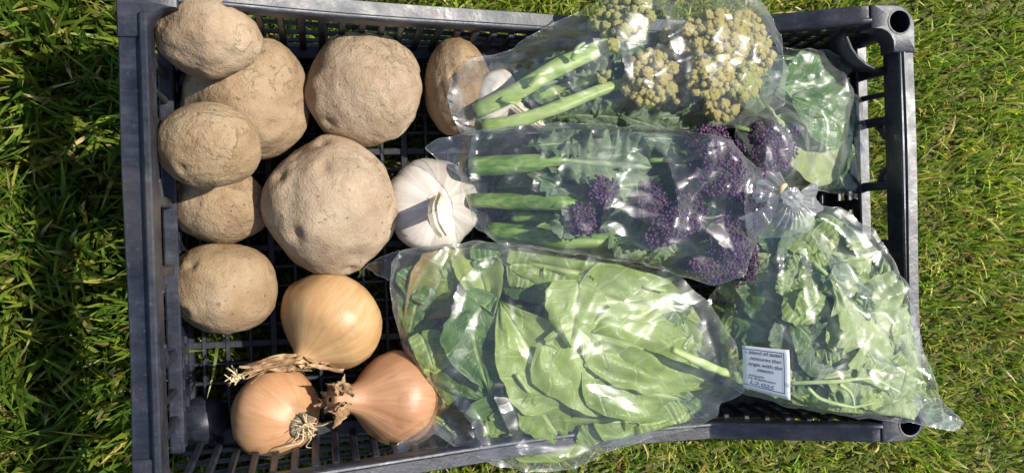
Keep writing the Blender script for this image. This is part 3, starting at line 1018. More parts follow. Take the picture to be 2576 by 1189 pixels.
# outlines of the five bags: plan position and height of the film's edge
OUT = dict(
    A=[(1128, 250, .137), (1131, 204, .137), (1180, 152, .139), (1290, 120, .140), (1340, 84, .140), (1400, 56, .140), (1470, 22, .140), (1530, -8, .140), (1640, -34, .142), (1850, -26, .140), (1925, 10, .138), (1962, 90, .136), (1980, 180, .134), (1972, 262, .132), (1880, 318, .128), (1700, 336, .126), (1500, 338, .126), (1300, 336, .130), (1155, 336, .134), (1142, 300, .136)],
    B=[(1066, 371, .128), (1130, 341, .134), (1240, 322, .142), (1400, 313, .146), (1600, 318, .148), (1760, 330, .150), (1836, 352, .152), (1900, 420, .154), (1962, 480, .160), (1945, 545, .158), (1900, 622, .156), (1872, 690, .154), (1792, 716, .148), (1738, 700, .144), (1600, 660, .136), (1400, 634, .134), (1250, 610, .132), (1196, 566, .128), (1172, 490, .128), (1160, 440, .130), (1100, 402, .128)],
    C=[(1890, 120, .118), (1972, 118, .128), (2072, 128, .128), (2152, 156, .122), (2132, 196, .124), (2160, 250, .124), (2182, 350, .122), (2178, 420, .116), (2176, 506, .112), (2130, 490, .114), (2040, 474, .120), (1950, 470, .130), (1850, 440, .128), (1850, 340, .124), (1880, 250, .118)],
    D=[(984, 660, .122), (1010, 632, .124), (1120, 612, .128), (1240, 606, .130), (1400, 632, .132), (1560, 652, .132), (1700, 690, .138), (1782, 760, .142), (1842, 850, .146), (1876, 940, .147), (1872, 992, .145), (1818, 1008, .138), (1806, 1042, .130), (1762, 1072, .130), (1640, 1102, .131), (1520, 1132, .132), (1496, 1156, .132), (1420, 1186, .131), (1310, 1184, .131), (1230, 1160, .133), (1160, 1132, .136), (1092, 1084, .132), (1012, 1138, .126), (988, 1128, .124), (1088, 1050, .120), (1100, 1000, .112), (1042, 930, .108), (1008, 850, .110), (988, 780, .114), (976, 710, .118)],
    E=[(1972, 488, .174), (2040, 508, .168), (2120, 528, .164), (2196, 578, .167), (2248, 660, .169), (2288, 760, .170), (2318, 860, .170), (2348, 960, .168), (2378, 1040, .160), (2421, 1062, .156), (2404, 1080, .156), (2350, 1076, .160), (2280, 1062, .166), (2100, 1042, .154), (1990, 1022, .146), (1890, 998, .132), (1800, 950, .120), (1770, 840, .118), (1786, 740, .126), (1840, 650, .140), (1890, 570, .155), (1936, 512, .168)],
)
POLY = {}
for k_, o_ in OUT.items():
    P_ = np.array([U(*p)[:2] for p in o_])
    C_ = P_.mean(0) if k_ != 'E' else U(2090, 790, .15)[:2]
    POLY[k_] = (C_, C_ + (P_ - C_) * .955)


def contain(bag, V, sag=.35):
    """keep a leaf inside its bag: parts that would stick out curl back against the film"""
    C_, poly = POLY[bag]
    out = ~inside(V[:, :2], poly)
    if not out.any(): return V
    V = V.copy()
    P = V[out]
    lo, hi = np.full(len(P), .2), np.ones(len(P))
    for _ in range(12):
        k = (lo + hi) / 2
        ok = inside(C_ + (P[:, :2] - C_) * k[:, None], poly)
        lo = np.where(ok, k, lo); hi = np.where(ok, hi, k)
    Q = C_ + (P[:, :2] - C_) * lo[:, None]
    V[out, 2] -= sag * np.linalg.norm(P[:, :2] - Q, axis=1)
    V[out, :2] = Q
    return V


WPROF = dict(
    spinach=([0, .04, .12, .28, .45, .65, .82, .94, 1], [.10, .55, .88, 1, .95, .74, .44, .17, .015]),
    oval=([0, .05, .2, .4, .6, .8, .93, 1], [.06, .22, .62, .93, 1, .86, .52, .04]),
    kale=([0, .1, .25, .45, .65, .82, .94, 1], [.16, .30, .62, .90, 1, .90, .58, .10]),
)
CONTENT = {}


def note(bag, V):
    CONTENT.setdefault(bag, []).append(np.asarray(V, float))


def leaf(bag, kind, b, t, wpx, mt, label, group, seed, bend=.06, cup=.10, roll=0, ruffle=.0, pucker=.010, stalk=.0, fold=0.0):
    rr = np.random.default_rng(seed)
    B, T = U(*b), U(*t)
    L = np.linalg.norm(T - B)
    X = (T - B) / L
    Y = np.cross([0, 0, 1.0], X); Y /= np.linalg.norm(Y)
    Z = np.cross(X, Y)
    if roll:
        Y, Z = Y * math.cos(roll) + Z * math.sin(roll), Z * math.cos(roll) - Y * math.sin(roll)
    W = wpx * S(*b) * (.62 if kind != 'kale' else .54)
    ns, ntt = (46, 33) if kind == 'kale' else (36, 25)
    s, q = np.meshgrid(np.linspace(0, 1, ns), np.linspace(-1, 1, ntt), indexing='ij')
    s, q = s.ravel(), q.ravel()
    w_ = np.interp(s, *WPROF[kind]) * W
    asym = 1 + .10 * vnoise(np.c_[s * 3, np.sign(q) * 2, np.zeros_like(s)] + seed, seed)
    if kind == 'kale':
        lob = 1 + (.20 * vnoise(np.c_[s * 7, np.sign(q) * 3, np.zeros_like(s)], seed + 14) + .20 * vnoise(np.c_[s * 19, np.sign(q) * 3, np.zeros_like(s)], seed + 4) + .10 * vnoise(np.c_[s * 41, np.sign(q) * 3, np.zeros_like(s)], seed + 24)) * np.abs(q) ** 1.5
        w_ = w_ * lob
    else:
        w_ = w_ * (1 + .05 * vnoise(np.c_[s * 12, np.sign(q) * 3, np.zeros_like(s)], seed + 4))
    x = s * L - .10 * W * np.abs(q) * (1 - s) * (2 if kind == 'spinach' else 0)
    y = q * w_ * asym
    side = .12 * L * (s - .5) ** 2 * rr.uniform(-1.2, 1.2)
    y = y + side
    z = -bend * L * 4 * (s - .5) ** 2 + cup * W * q * q * np.sin(np.pi * np.clip(s, .05, .95))
    z -= fold * W * np.abs(q)
    z += .060 * L * vnoise(np.c_[s * 2.2, q * 1.3, np.zeros_like(s)] + seed * 1.7, seed + 1) + .030 * L * vnoise(np.c_[s * 5.5, q * 3.3, np.zeros_like(s)] + seed * 2.7, seed + 8) + .010 * L * vnoise(np.c_[s * 13, q * 8, np.zeros_like(s)] + seed * 3.1, seed + 10)
    if ruffle:
        rf = vnoise(np.c_[s * 9, np.sign(q) * 4, np.zeros_like(s)], seed + 2) + .8 * vnoise(np.c_[s * 22, np.sign(q) * 4, np.zeros_like(s)], seed + 3)
        z += ruffle * W * rf * np.abs(q) ** 2.2
        y += ruffle * .35 * W * np.sign(q) * vnoise(np.c_[s * 17, np.sign(q) * 4, np.ones_like(s)], seed + 5) * np.abs(q) ** 2
    vp = (s - .22 * np.abs(q)) * 5
    z += pucker * W * np.abs(np.sin(np.pi * vp)) * (1 - np.abs(q)) * 1.4
    z -= pucker * W * 1.6 * np.exp(-(q / .07) ** 2)
    z += .006 * W * fbm(np.c_[s * 9, q * 5, np.zeros_like(s)] + seed, 3, seed + 6)
    V = contain(bag, B + x[:, None] * X + y[:, None] * Y + z[:, None] * Z)
    idx = np.arange(ns * ntt).reshape(ns, ntt)
    F = np.stack([idx[:-1, :-1], idx[1:, :-1], idx[1:, 1:], idx[:-1, 1:]], -1).reshape(-1, 4)
    c = V.mean(0)
    me = mesh('leaf', V - c, F)
    uvl = me.uv_layers.new(name='UVMap')
    li = F.ravel()
    uvl.data.foreach_set('uv', np.stack([s[li], q[li] * .5 + .5], 1).astype(np.float32).ravel())
    o = ob('leaf', me, mt)
    o.location = c
    tag(o, label, 'leaf', group)
    mid = V[idx[:, ntt // 2]]
    # raised midrib and the stalk that carries it
    r0 = max(.0007, .026 * W)
    P = [mid[int(k * (ns - 1))] - Z * r0 * .9 for k in np.linspace(0, .82, 9)]
    rad = list(np.linspace(r0 * 1.5, r0 * .35, 9))
    if stalk:
        P = [B - X * stalk * f - Z * .004 * f for f in (1, .66, .33)] + P
        rad = [r0 * 1.9, r0 * 1.9, r0 * 1.8] + rad
    P = list(contain(bag, np.array(P)))
    TV, TF = tube(spline(P, 22), np.interp(np.linspace(0, 1, 22), np.linspace(0, 1, len(rad)), rad), 8)
    ob('stalk', mesh('stalk', TV - c, TF), M['lettuce_stalk'] if mt in (M['spinach'], M['lettuce']) else M['stem_dark'], o)
    note(bag, V)
    note(bag, TV)
    return o


M['lettuce_stalk'] = mat_simple('pale_stalk', [(.3, (.27, .36, .12)), (.7, (.44, .52, .22))], 120, .45, .3, .0006)


def stem_part(bag, pts, rpx, m, e=None, cut=True, name='stem'):
    P = spline([U(*p) for p in pts], 20)
    sc = S(*pts[0])
    r = np.interp(np.linspace(0, 1, 20), np.linspace(0, 1, len(rpx)), rpx) * sc
    n = 16
    V, F = tube(P, r, n)
    a = np.tile(np.linspace(0, 2 * np.pi, n, endpoint=False), 20)
    C = np.repeat(P, n, 0)
    V = C + (V - C) * (1 + .08 * np.sin(a * 3 + 1) + .05 * np.sin(a * 7) + .10 * fbm(C * np.array([90, 90, 90]), 2, 5))[:, None] + .0004 * fbm(V * 120, 2, 3)[:, None]
    o = ob(name, mesh(name, V, F), m, e)
    note(bag, V)
    if cut:
        t = P[0] - P[1]; t /= np.linalg.norm(t)
        fr_ = frame_from(t)
        k = 18
        a = np.linspace(0, 2 * np.pi, k, endpoint=False)
        CV = [P[0] + t * .0007] + [P[0] + t * .0004 + (fr_[:, 0] * math.cos(x) + fr_[:, 1] * math.sin(x)) * r[0] * .94 for x in a]
        ob('cut_end', mesh('cut_end', CV, [(0, 1 + i, 1 + (i + 1) % k) for i in range(k)]), M['cut'], o)
    return o


BEADV, BEADF = ico(1)


def purple_head(bag, u, v, z, ru, rv, rot, e, seed, rz=None):
    """a crowd of tiny buds over a lumpy dome"""
    rr = np.random.default_rng(seed)
    c = U(u, v, z); sc = S(u, v, z)
    a, b = ru * sc, rv * sc
    h = rz or .75 * min(a, b)
    N = int(1.15 * 2.6 * math.pi * a * b / (.0017 ** 2))
    i = np.arange(N) + .5
    ph = np.arccos(1 - 1.45 * i / N); th = np.pi * (1 + 5 ** .5) * i
    D = np.stack([np.cos(th) * np.sin(ph), np.sin(th) * np.sin(ph), np.cos(ph)], 1)
    lump = 1 + .50 * vnoise(D * 2.3 + seed * 5, seed) + .16 * vnoise(D * 6 + seed, seed + 1)
    keep = vnoise(D * 4.3 + seed * 2, seed + 6) > -.62
    D, lump = D[keep], lump[keep]; N = len(D)
    P = D * lump[:, None] * np.array([a, b, h])
    cs, sn = math.cos(rot), math.sin(rot)
    R2 = np.array([[cs, sn, 0], [-sn, cs, 0], [0, 0, 1]])
    P = P @ R2 + rr.normal(0, .0005, P.shape)
    rad = rr.uniform(.0007, .00125, N)
    V = (c + P)[:, None, :] + BEADV[None] * rad[:, None, None]
    F = (np.arange(N)[:, None, None] * len(BEADV) + BEADF[None]).reshape(-1, 3)
    V = V.reshape(-1, 3)
    o = ob('head', mesh('head', V, F), M['purple'], e)
    note(bag, V[::3])
    CV, CF = ico(3)
    lump = 1 + .50 * vnoise(CV * 2.3 + seed * 5, seed)
    ob('bud_base', mesh('bud_base', c + (CV * lump[:, None] * np.array([a, b, h]) * .93) @ R2, CF), M['core'], o)
    return o


def knob_mesh(seed):
    V, F = ico(4)
    r = 1 + .05 * fbm(V * 2 + seed, 2, seed)
    rr = np.random.default_rng(seed)
    i = np.arange(42) + .5
    ph = np.arccos(1 - 2 * i / 42); th = np.pi * (1 + 5 ** .5) * i
    D = np.stack([np.cos(th) * np.sin(ph), np.sin(th) * np.sin(ph), np.cos(ph)], 1) + rr.normal(0, .10, (42, 3))
    d = np.min(np.linalg.norm(V[:, None] - D[None], axis=2), 1)
    r += .24 * np.exp(-(d / .17) ** 2) - .10
    me = mesh('floret', V * r[:, None], F)
    return me


KNOB = {}
for nm in ('cream', 'lime'):
    KNOB[nm] = [knob_mesh(k + 1) for k in range(3)]
    for k in KNOB[nm]: k.materials.append(M[nm])
KV = ico(2)[0]


def knobs(bag, e, u, v, z, su, sv, n, rpx, seed, kind='cream', dome=.6):
    """a head of rounded florets: su, sv half extents in plan units"""
    rr = np.random.default_rng(seed)
    pts = []
    tries = 0
    while len(pts) < n and tries < 9000:
        tries += 1
        a, q = rr.uniform(0, 6.283), math.sqrt(rr.random())
        x, y = su * q * math.cos(a), sv * q * math.sin(a)
        r = rpx * rr.uniform(.42, 1.2)
        if all(math.hypot(x - p[0], y - p[1]) > .66 * (r + p[2]) for p in pts):
            pts.append((x, y, r, q))
    sc = S(u, v, z)
    for x, y, r, q in pts:
        o = ob('floret', KNOB[kind][rr.integers(3)], None, e)
        zz = z + (1 - q * q) * dome * min(su, sv) * sc + rr.normal(0, .0022)
        c = U(u + x, v + y, zz)
        o.location = c
        k = r * sc * 1.06
        o.scale = (k * rr.uniform(.9, 1.1), k * rr.uniform(.9, 1.1), k)
        o.rotation_euler = (rr.uniform(0, 6), rr.uniform(0, 6), rr.uniform(0, 6))
        note(bag, c + KV * k)
    CV, CF = ico(3)
    ob('floret_base', mesh('floret_base', U(u, v, z - .004) + CV * np.array([su * sc * .85, sv * sc * .85, .008]), CF), M['core_pale'], e)


M['core_pale'] = mat_simple('floret_stalks', [(.3, (.16, .20, .06)), (.7, (.30, .33, .12))], 200, .7)


def thing_at(name, p, label, cat, group=None):
    return tag(empty(name, U(*p)), label, cat, group)


def settle(e):
    """parts were built in world space: keep them there under their thing"""
    for c in e.children:
        c.matrix_parent_inverse = Matrix.Translation(-e.location)


# ---- bag of cream coloured sprouting heads
GA = 'cream headed spears in the clear bag'
e = thing_at('cream_broccoli_spear', (1195, 285, .14), 'thick pale green stem with lime and cream florets in the clear bag', 'broccoli', GA)
stem_part('A', [(1196, 282, .135), (1300, 232, .143), (1400, 172, .148), (1490, 132, .148), (1560, 90, .146)], [20, 21, 23, 20, 14], M['stem'], e)
knobs('A', e, 1572, 42, .148, 66, 62, 44, 17, 2, 'lime')
for sh in ([(1330, 214, .152), (1352, 192, .158), (1372, 184, .158)], [(1440, 150, .158), (1452, 122, .162), (1470, 108, .160)], [(1262, 250, .146), (1290, 258, .150), (1310, 252, .148)]):
    stem_part('A', sh, [7, 5, 3], M['stem'], e, False, 'side_shoot')
knobs('A', e, 1536, 112, .156, 10, 10, 1, 18, 3, 'lime')
knobs('A', e, 1490, 62, .150, 12, 12, 1, 17, 4, 'lime')
settle(e)
e = thing_at('cream_broccoli_spear', (1215, 318, .13), 'slender pale stem curving up to a dusky cream head in the bag', 'broccoli', GA)
stem_part('A', [(1214, 318, .132), (1300, 306, .138), (1400, 272, .142), (1500, 232, .140), (1580, 205, .138)], [18, 18, 17, 15, 11], M['stem'], e)
knobs('A', e, 1634, 196, .146, 60, 66, 46, 17, 5)
knobs('A', e, 1412, 240, .150, 6, 8, 1, 12, 6, 'lime')
settle(e)
for k, (u, v, z, su, sv, n, r, kd, lb, fr_) in enumerate((
        (1800, 92, .152, 82, 72, 21, 20, 'cream', 'largest cluster of cream florets, by the end of the first bag', (1690, 170)),
        (1872, 78, .146, 48, 48, 10, 20, 'cream', 'cream florets pressed against the film above the end leaves', (1780, 150)),
        (1786, 196, .152, 56, 50, 13, 21, 'cream', 'pinkish cream florets below the largest cluster in the bag', (1680, 235)),
        (1868, 206, .148, 34, 46, 7, 20, 'lime', 'small yellow green florets beside the pinkish cream ones', (1800, 270)),
        (1812, 268, .140, 40, 34, 9, 19, 'cream', 'low cream head at the lower edge of its bag', (1710, 280)),
        (1706, 102, .140, 46, 40, 9, 20, 'cream', 'hazy pale florets behind the glare on the film', (1600, 160)),
        (1716, 226, .140, 30, 34, 5, 19, 'cream', 'small dusky florets between two larger cream heads', (1600, 280)),
        (1520, 190, .142, 16, 14, 2, 16, 'lime', 'tiny lime bud pair beside the thick pale stem', (1440, 220)),
        (1910, 140, .140, 30, 40, 6, 18, 'cream', 'cream florets under the long film crease by the broad leaves', (1830, 190)))):
    e = thing_at('cream_broccoli_spear', (fr_[0], fr_[1], .12), lb, 'broccoli', GA)
    stem_part('A', [(fr_[0] - 90, fr_[1] + 25, .112), (fr_[0], fr_[1], .122), ((fr_[0] + u) / 2, (fr_[1] + v) / 2, .132), (u, v, z - .008)], [15, 15, 13, 10], M['stem'], e)
    knobs('A', e, u, v, z, su, sv, int(n * 2.8), r * .80, 20 + k, kd)
    settle(e)
LK = 'ruffled grey green leaf tucked among the cream heads in their bag'
for k, (b, t, wd) in enumerate((((1340, 300, .118), (1560, 320, .124), 90), ((1500, 300, .126), (1720, 300, .130), 110), ((1640, 310, .124), (1800, 325, .124), 80), ((1480, 170, .132), (1660, 130, .134), 100),
                                ((1420, 230, .126), (1540, 255, .136), 70), ((1690, 240, .128), (1850, 300, .124), 120), ((1550, 250, .120), (1740, 200, .130), 130), ((1850, 130, .128), (1950, 200, .126), 110), ((1250, 240, .112), (1480, 190, .118), 110), ((1440, 190, .130), (1600, 230, .134), 110), ((1590, 120, .132), (1720, 170, .136), 110), ((1700, 160, .132), (1760, 280, .136), 100), ((1400, 290, .128), (1560, 290, .134), 80), ((1560, 290, .132), (1680, 330, .132), 90), ((1880, 180, .130), (1930, 300, .124), 100), ((1330, 320, .124), (1480, 325, .126), 60))):
    leaf('A', 'kale', b, t, wd, M['kale'], LK, 'leaves in the cream head bag', 100 + k, bend=.04, ruffle=.40, pucker=.03)

# ---- bag of purple broccoli
GB = 'purple broccoli spears in the clear bag'
LB = [('thick ridged green stem lying next to the garlic bulb, with ruffled leaves', [(1183, 420, .122), (1260, 417, .128), (1330, 412, .134), (1420, 400, .136), (1560, 400, .130), (1700, 400, .134)], [24, 25, 23, 16, 12, 10], [(1800, 408, .148, 60, 74, .5)]),
      ('green stem with a small purple head half way along the bag', [(1186, 504, .112), (1300, 508, .124), (1400, 512, .138), (1470, 505, .138), (1500, 490, .140)], [18, 20, 17, 13, 9], [(1514, 482, .150, 36, 30, .3)]),
      ('stout green stem at the lower side of the purple broccoli bag', [(1230, 578, .108), (1330, 590, .118), (1430, 605, .128), (1560, 600, .128), (1660, 560, .132)], [20, 22, 20, 16, 11], [(1696, 560, .148, 74, 42, .55)]),
      ('slim stem ending in a dark purple bud cluster, beside a ruffled leaf', [(1290, 545, .112), (1380, 548, .124), (1440, 552, .134)], [13, 12, 8], [(1464, 556, .147, 30, 36, .2)]),
      ('broad dark purple head under the shiny crease of the film', [(1650, 640, .110), (1740, 630, .124), (1800, 615, .136)], [15, 14, 11], [(1838, 612, .148, 46, 58, .1)]),
      ('low purple head at the lower corner of the broccoli bag', [(1620, 690, .105), (1700, 690, .116), (1760, 680, .128)], [13, 12, 9], [(1795, 672, .142, 62, 32, .0)]),
      ('dusky purple head close to the twisted knot', [(1740, 500, .112), (1820, 510, .124), (1870, 515, .132)], [13, 12, 9], [(1905, 520, .144, 34, 44, .2)]),
      ('reddish purple bud cluster between the leaves and the shiny crease', [(1520, 560, .112), (1580, 540, .128), (1610, 520, .136)], [12, 11, 8], [(1636, 512, .148, 34, 40, .2)])]
for k, (lb, pts, rp, hs) in enumerate(LB):
    e = thing_at('purple_broccoli_spear', pts[0], lb, 'broccoli', GB)
    stem_part('B', pts, rp, M['stem_dark'], e)
    for q, h in enumerate(hs): purple_head('B', *h[:6], e, 40 + 3 * k + q)
    if k == 0: purple_head('B', 1772, 366, .144, 42, 36, .2, e, 77); purple_head('B', 1848, 456, .142, 36, 46, .2, e, 78); purple_head('B', 1730, 470, .138, 30, 34, .2, e, 76)
    if k == 4: purple_head('B', 1866, 660, .146, 34, 42, .2, e, 79)
    settle(e)
LK = 'ruffled grey green leaf among the purple broccoli in its bag'
for k, (b, t, wd) in enumerate((((1380, 398, .140), (1640, 420, .146), 190), ((1330, 368, .138), (1500, 352, .142), 80), ((1330, 430, .136), (1500, 520, .138), 90), ((1450, 402, .132), (1540, 500, .134), 110), ((1560, 420, .140), (1620, 540, .142), 120),
                                ((1430, 520, .140), (1412, 600, .144), 70), ((1520, 560, .130), (1640, 640, .134), 120), ((1640, 560, .126), (1700, 640, .130), 110), ((1700, 470, .124), (1870, 560, .132), 130), ((1560, 345, .136), (1740, 350, .140), 80))):
    leaf('B', 'kale', b, t, wd, M['kale'], LK, 'leaves in the purple broccoli bag', 130 + k, bend=.05, ruffle=.42, pucker=.03)
LK = 'plain deep green leaf low in the purple broccoli bag'
for k, (b, t, wd) in enumerate((((1380, 620, .112), (1640, 660, .118), 100), ((1250, 470, .105), (1460, 460, .110), 130), ((1500, 640, .112), (1720, 650, .116), 120), ((1440, 400, .112), (1740, 440, .116), 180), ((1560, 520, .110), (1860, 560, .114), 200), ((1300, 380, .106), (1540, 420, .108), 150), ((1250, 560, .1), (1500, 560, .104), 130))):
    leaf('B', 'oval', b, t, wd, M['spinach_dark'], LK, 'plain leaves in the purple broccoli bag', 150 + k, bend=.05)

# ---- bag of broad smooth leaves in the end corner, with one loose head
LK = 'broad smooth green leaf in the bag by the end wall'
for k, (b, t, wd, m_) in enumerate((((1950, 230, .126), (2118, 190, .122), 150, 'collard'), ((2000, 240, .130), (2152, 330, .126), 130, 'collard'), ((1960, 290, .124), (2130, 430, .118), 150, 'lettuce'), ((1990, 330, .112), (2150, 470, .106), 120, 'collard'),
                                   ((1930, 180, .112), (2090, 150, .108), 120, 'collard'), ((1900, 330, .11), (2090, 380, .104), 190, 'spinach_dark'), ((1930, 210, .10), (2130, 260, .096), 220, 'spinach_dark'), ((2060, 400, .11), (2100, 480, .104), 70, 'collard'))):
    leaf('C', 'oval', b, t, wd, M[m_], ['smooth green leaf beside the cream head bag by the end wall', 'smooth green leaf folded against the end wall windows', 'pale broad leaf beside the single purple head', 'smooth green leaf near the knot of the tied bag', 'smooth green leaf touching the corner panel', 'dark broad leaf under the single purple head', 'dark broad leaf beneath the smooth ones by the end wall', 'small smooth leaf next to the slotted end panel'][k], 'broad leaves by the end wall', 170 + k, bend=.07, cup=.18, stalk=.02)
e = thing_at('purple_broccoli_spear', (1880, 410, .12), 'single purple head lying outside the broccoli bag, above the twisted knot', 'broccoli', GB)
stem_part('C', [(1840, 440, .125), (1880, 420, .132), (1915, 400, .140)], [12, 12, 10], M['stem_dark'], e)
purple_head('C', 1948, 380, .150, 44, 60, -.5, e, 90)
purple_head('C', 1912, 340, .146, 26, 24, -.5, e, 91)
settle(e)


# ---- bag of spinach like leaves
def zD(u, v): return .160 - .034 * ((u - 1440) / 430) ** 2 - .034 * ((v - 880) / 270) ** 2


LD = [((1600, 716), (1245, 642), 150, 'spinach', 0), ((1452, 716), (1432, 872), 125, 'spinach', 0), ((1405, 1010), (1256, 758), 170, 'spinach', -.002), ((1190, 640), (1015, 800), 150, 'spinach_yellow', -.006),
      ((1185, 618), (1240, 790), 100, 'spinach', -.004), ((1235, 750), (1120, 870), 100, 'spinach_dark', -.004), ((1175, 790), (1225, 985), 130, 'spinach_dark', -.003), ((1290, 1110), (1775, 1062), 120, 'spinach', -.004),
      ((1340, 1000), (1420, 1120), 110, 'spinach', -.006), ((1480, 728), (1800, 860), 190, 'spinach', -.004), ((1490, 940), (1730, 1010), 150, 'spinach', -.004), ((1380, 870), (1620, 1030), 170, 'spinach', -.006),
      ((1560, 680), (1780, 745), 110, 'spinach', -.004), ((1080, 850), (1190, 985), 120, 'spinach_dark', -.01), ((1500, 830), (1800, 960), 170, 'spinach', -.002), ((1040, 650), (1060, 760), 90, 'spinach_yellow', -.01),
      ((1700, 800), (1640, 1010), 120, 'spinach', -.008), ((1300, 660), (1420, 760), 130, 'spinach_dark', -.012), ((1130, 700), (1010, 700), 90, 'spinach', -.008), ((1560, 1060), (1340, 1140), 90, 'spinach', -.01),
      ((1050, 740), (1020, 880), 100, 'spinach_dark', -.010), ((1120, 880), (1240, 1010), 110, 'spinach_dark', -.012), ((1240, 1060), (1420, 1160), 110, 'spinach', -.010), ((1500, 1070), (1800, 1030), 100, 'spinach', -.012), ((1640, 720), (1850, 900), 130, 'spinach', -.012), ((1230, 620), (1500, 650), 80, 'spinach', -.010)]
LDN = ['broad soft green leaf lying alongside the purple broccoli bag', 'soft green leaf whose tip folds over the centre of the largest leaf bag', 'large soft green leaf with upright midrib next to the dark leaves in the largest bag', 'yellowing leaf with brown edge next to the garlic bulb',
       'narrow soft green leaf between the yellowing leaf and the broad one', 'small deep green leaf partly under the yellowing leaf', 'deep green leaf beside the wrinkled loose film near the brown onion', 'long soft green leaf lying along the crate side rail',
       'short soft green leaf pointing out towards the crate side rail', 'widest soft green leaf, under the bright glare on the film', 'soft green leaf under the thick pale stalk', 'soft green leaf tucked beneath the widest leaf in the largest bag',
       'soft green leaf touching the tied salad bag', 'deep green leaf pressed against the brown onion', 'soft green leaf from which the thick pale stalk seems to run', 'small yellowing leaf at the mouth of the largest leaf bag',
       'soft green leaf lying across the others beside the printed label', 'deep green leaf showing in the gap under the broad leaf', 'small soft green leaf by the loose film flap', 'soft green leaf bent over the crate side rail',
       'deep green leaf hanging beside the golden onion', 'deep green leaf next to the loose wrinkled film', 'soft green leaf pressed into the bag corner over the side rail', 'soft green leaf showing behind the long leaf at the side rail', 'soft green leaf behind the thick pale stalk, by the tied bag', 'narrow soft green leaf edge along the purple broccoli bag']
for k, (b, t, wd, m_, dz) in enumerate(LD):
    lb = LDN[k]; _ = {'spinach': 'soft green veined leaf in the largest leaf bag', 'spinach_dark': 'deep green leaf in the shaded part of the largest leaf bag', 'spinach_yellow': 'yellowing leaf with brown edge in the largest leaf bag'}[m_]
    leaf('D', 'spinach', (*b, zD(*b) - .008 + dz), (*t, zD(*t) - .010 + dz), wd, M[m_], lb, {'spinach': 'soft green leaves in the largest leaf bag', 'spinach_dark': 'deep green leaves in the largest leaf bag', 'spinach_yellow': 'yellowing leaves in the largest leaf bag'}[m_], 200 + k, bend=.05, pucker=.035, cup=.10, stalk=.02 if k % 4 == 0 else 0)
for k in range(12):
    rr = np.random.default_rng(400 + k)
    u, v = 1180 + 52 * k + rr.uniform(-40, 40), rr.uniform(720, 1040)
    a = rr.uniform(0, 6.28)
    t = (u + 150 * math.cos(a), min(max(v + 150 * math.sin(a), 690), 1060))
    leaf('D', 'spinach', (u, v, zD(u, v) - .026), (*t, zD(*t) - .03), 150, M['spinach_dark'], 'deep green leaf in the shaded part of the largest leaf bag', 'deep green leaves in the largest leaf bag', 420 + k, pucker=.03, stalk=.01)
def lining(key, zf, n, wpx, kinds, labels, group, seed, kd, lo=.80, hi=.93):
    """leaves lying along the inside of the bag, just under its edge"""
    rr = np.random.default_rng(seed)
    C_, poly = POLY[key]
    uvp = np.array([(p[0], p[1]) for p in OUT[key]], float)
    cu = uvp.mean(0)
    d = np.r_[0, np.cumsum(np.linalg.norm(np.diff(np.vstack([uvp, uvp[:1]]), axis=0), axis=1))]
    for k in range(n):
        t = (k + rr.uniform(.2, .8)) / n * d[-1]
        Q = np.vstack([uvp, uvp[:1]])
        at = lambda x: np.array([np.interp(x % d[-1], d, Q[:, 0]), np.interp(x % d[-1], d, Q[:, 1])])
        f = rr.uniform(lo, hi)
        l = rr.uniform(70, 120) * (1 if rr.random() < .5 else -1)
        b = cu + (at(t) - cu) * f; e_ = cu + (at(t + l) - cu) * min(f + rr.uniform(-.05, .05), .95)
        i = int(rr.integers(len(kinds)))
        leaf(key, kd, (*b, zf(*b) - .012), (*e_, zf(*e_) - .014), wpx * rr.uniform(.75, 1.2), M[kinds[i]], labels[i], group[i], seed + k, bend=.06, pucker=.035, ruffle=.06)


_l = ['soft green leaf lying just inside the edge of the largest leaf bag', 'deep green leaf lying just inside the edge of the largest leaf bag']
lining('D', zD, 22, 105, ['spinach', 'spinach_dark'], _l, [x.replace('leaf lying', 'leaves lying') for x in _l], 500, 'spinach')
o = stem_part('D', [(1690, 878, .152), (1740, 902, .149), (1800, 928, .143), (1852, 942, .136)], [9, 10, 11, 11], M['stem'], None, True, 'leaf_stalk')
tag(o, 'thick pale leaf stalk showing at the end of the largest leaf bag', 'leaf stalk')


# ---- tied bag of mixed salad leaves
def zE(u, v): return .183 - .017 * (max(0, 2170 - u) / 230) ** 2 - .006 * (max(0, u - 2170) / 140) ** 2 - .016 * ((v - 830) / 260) ** 2


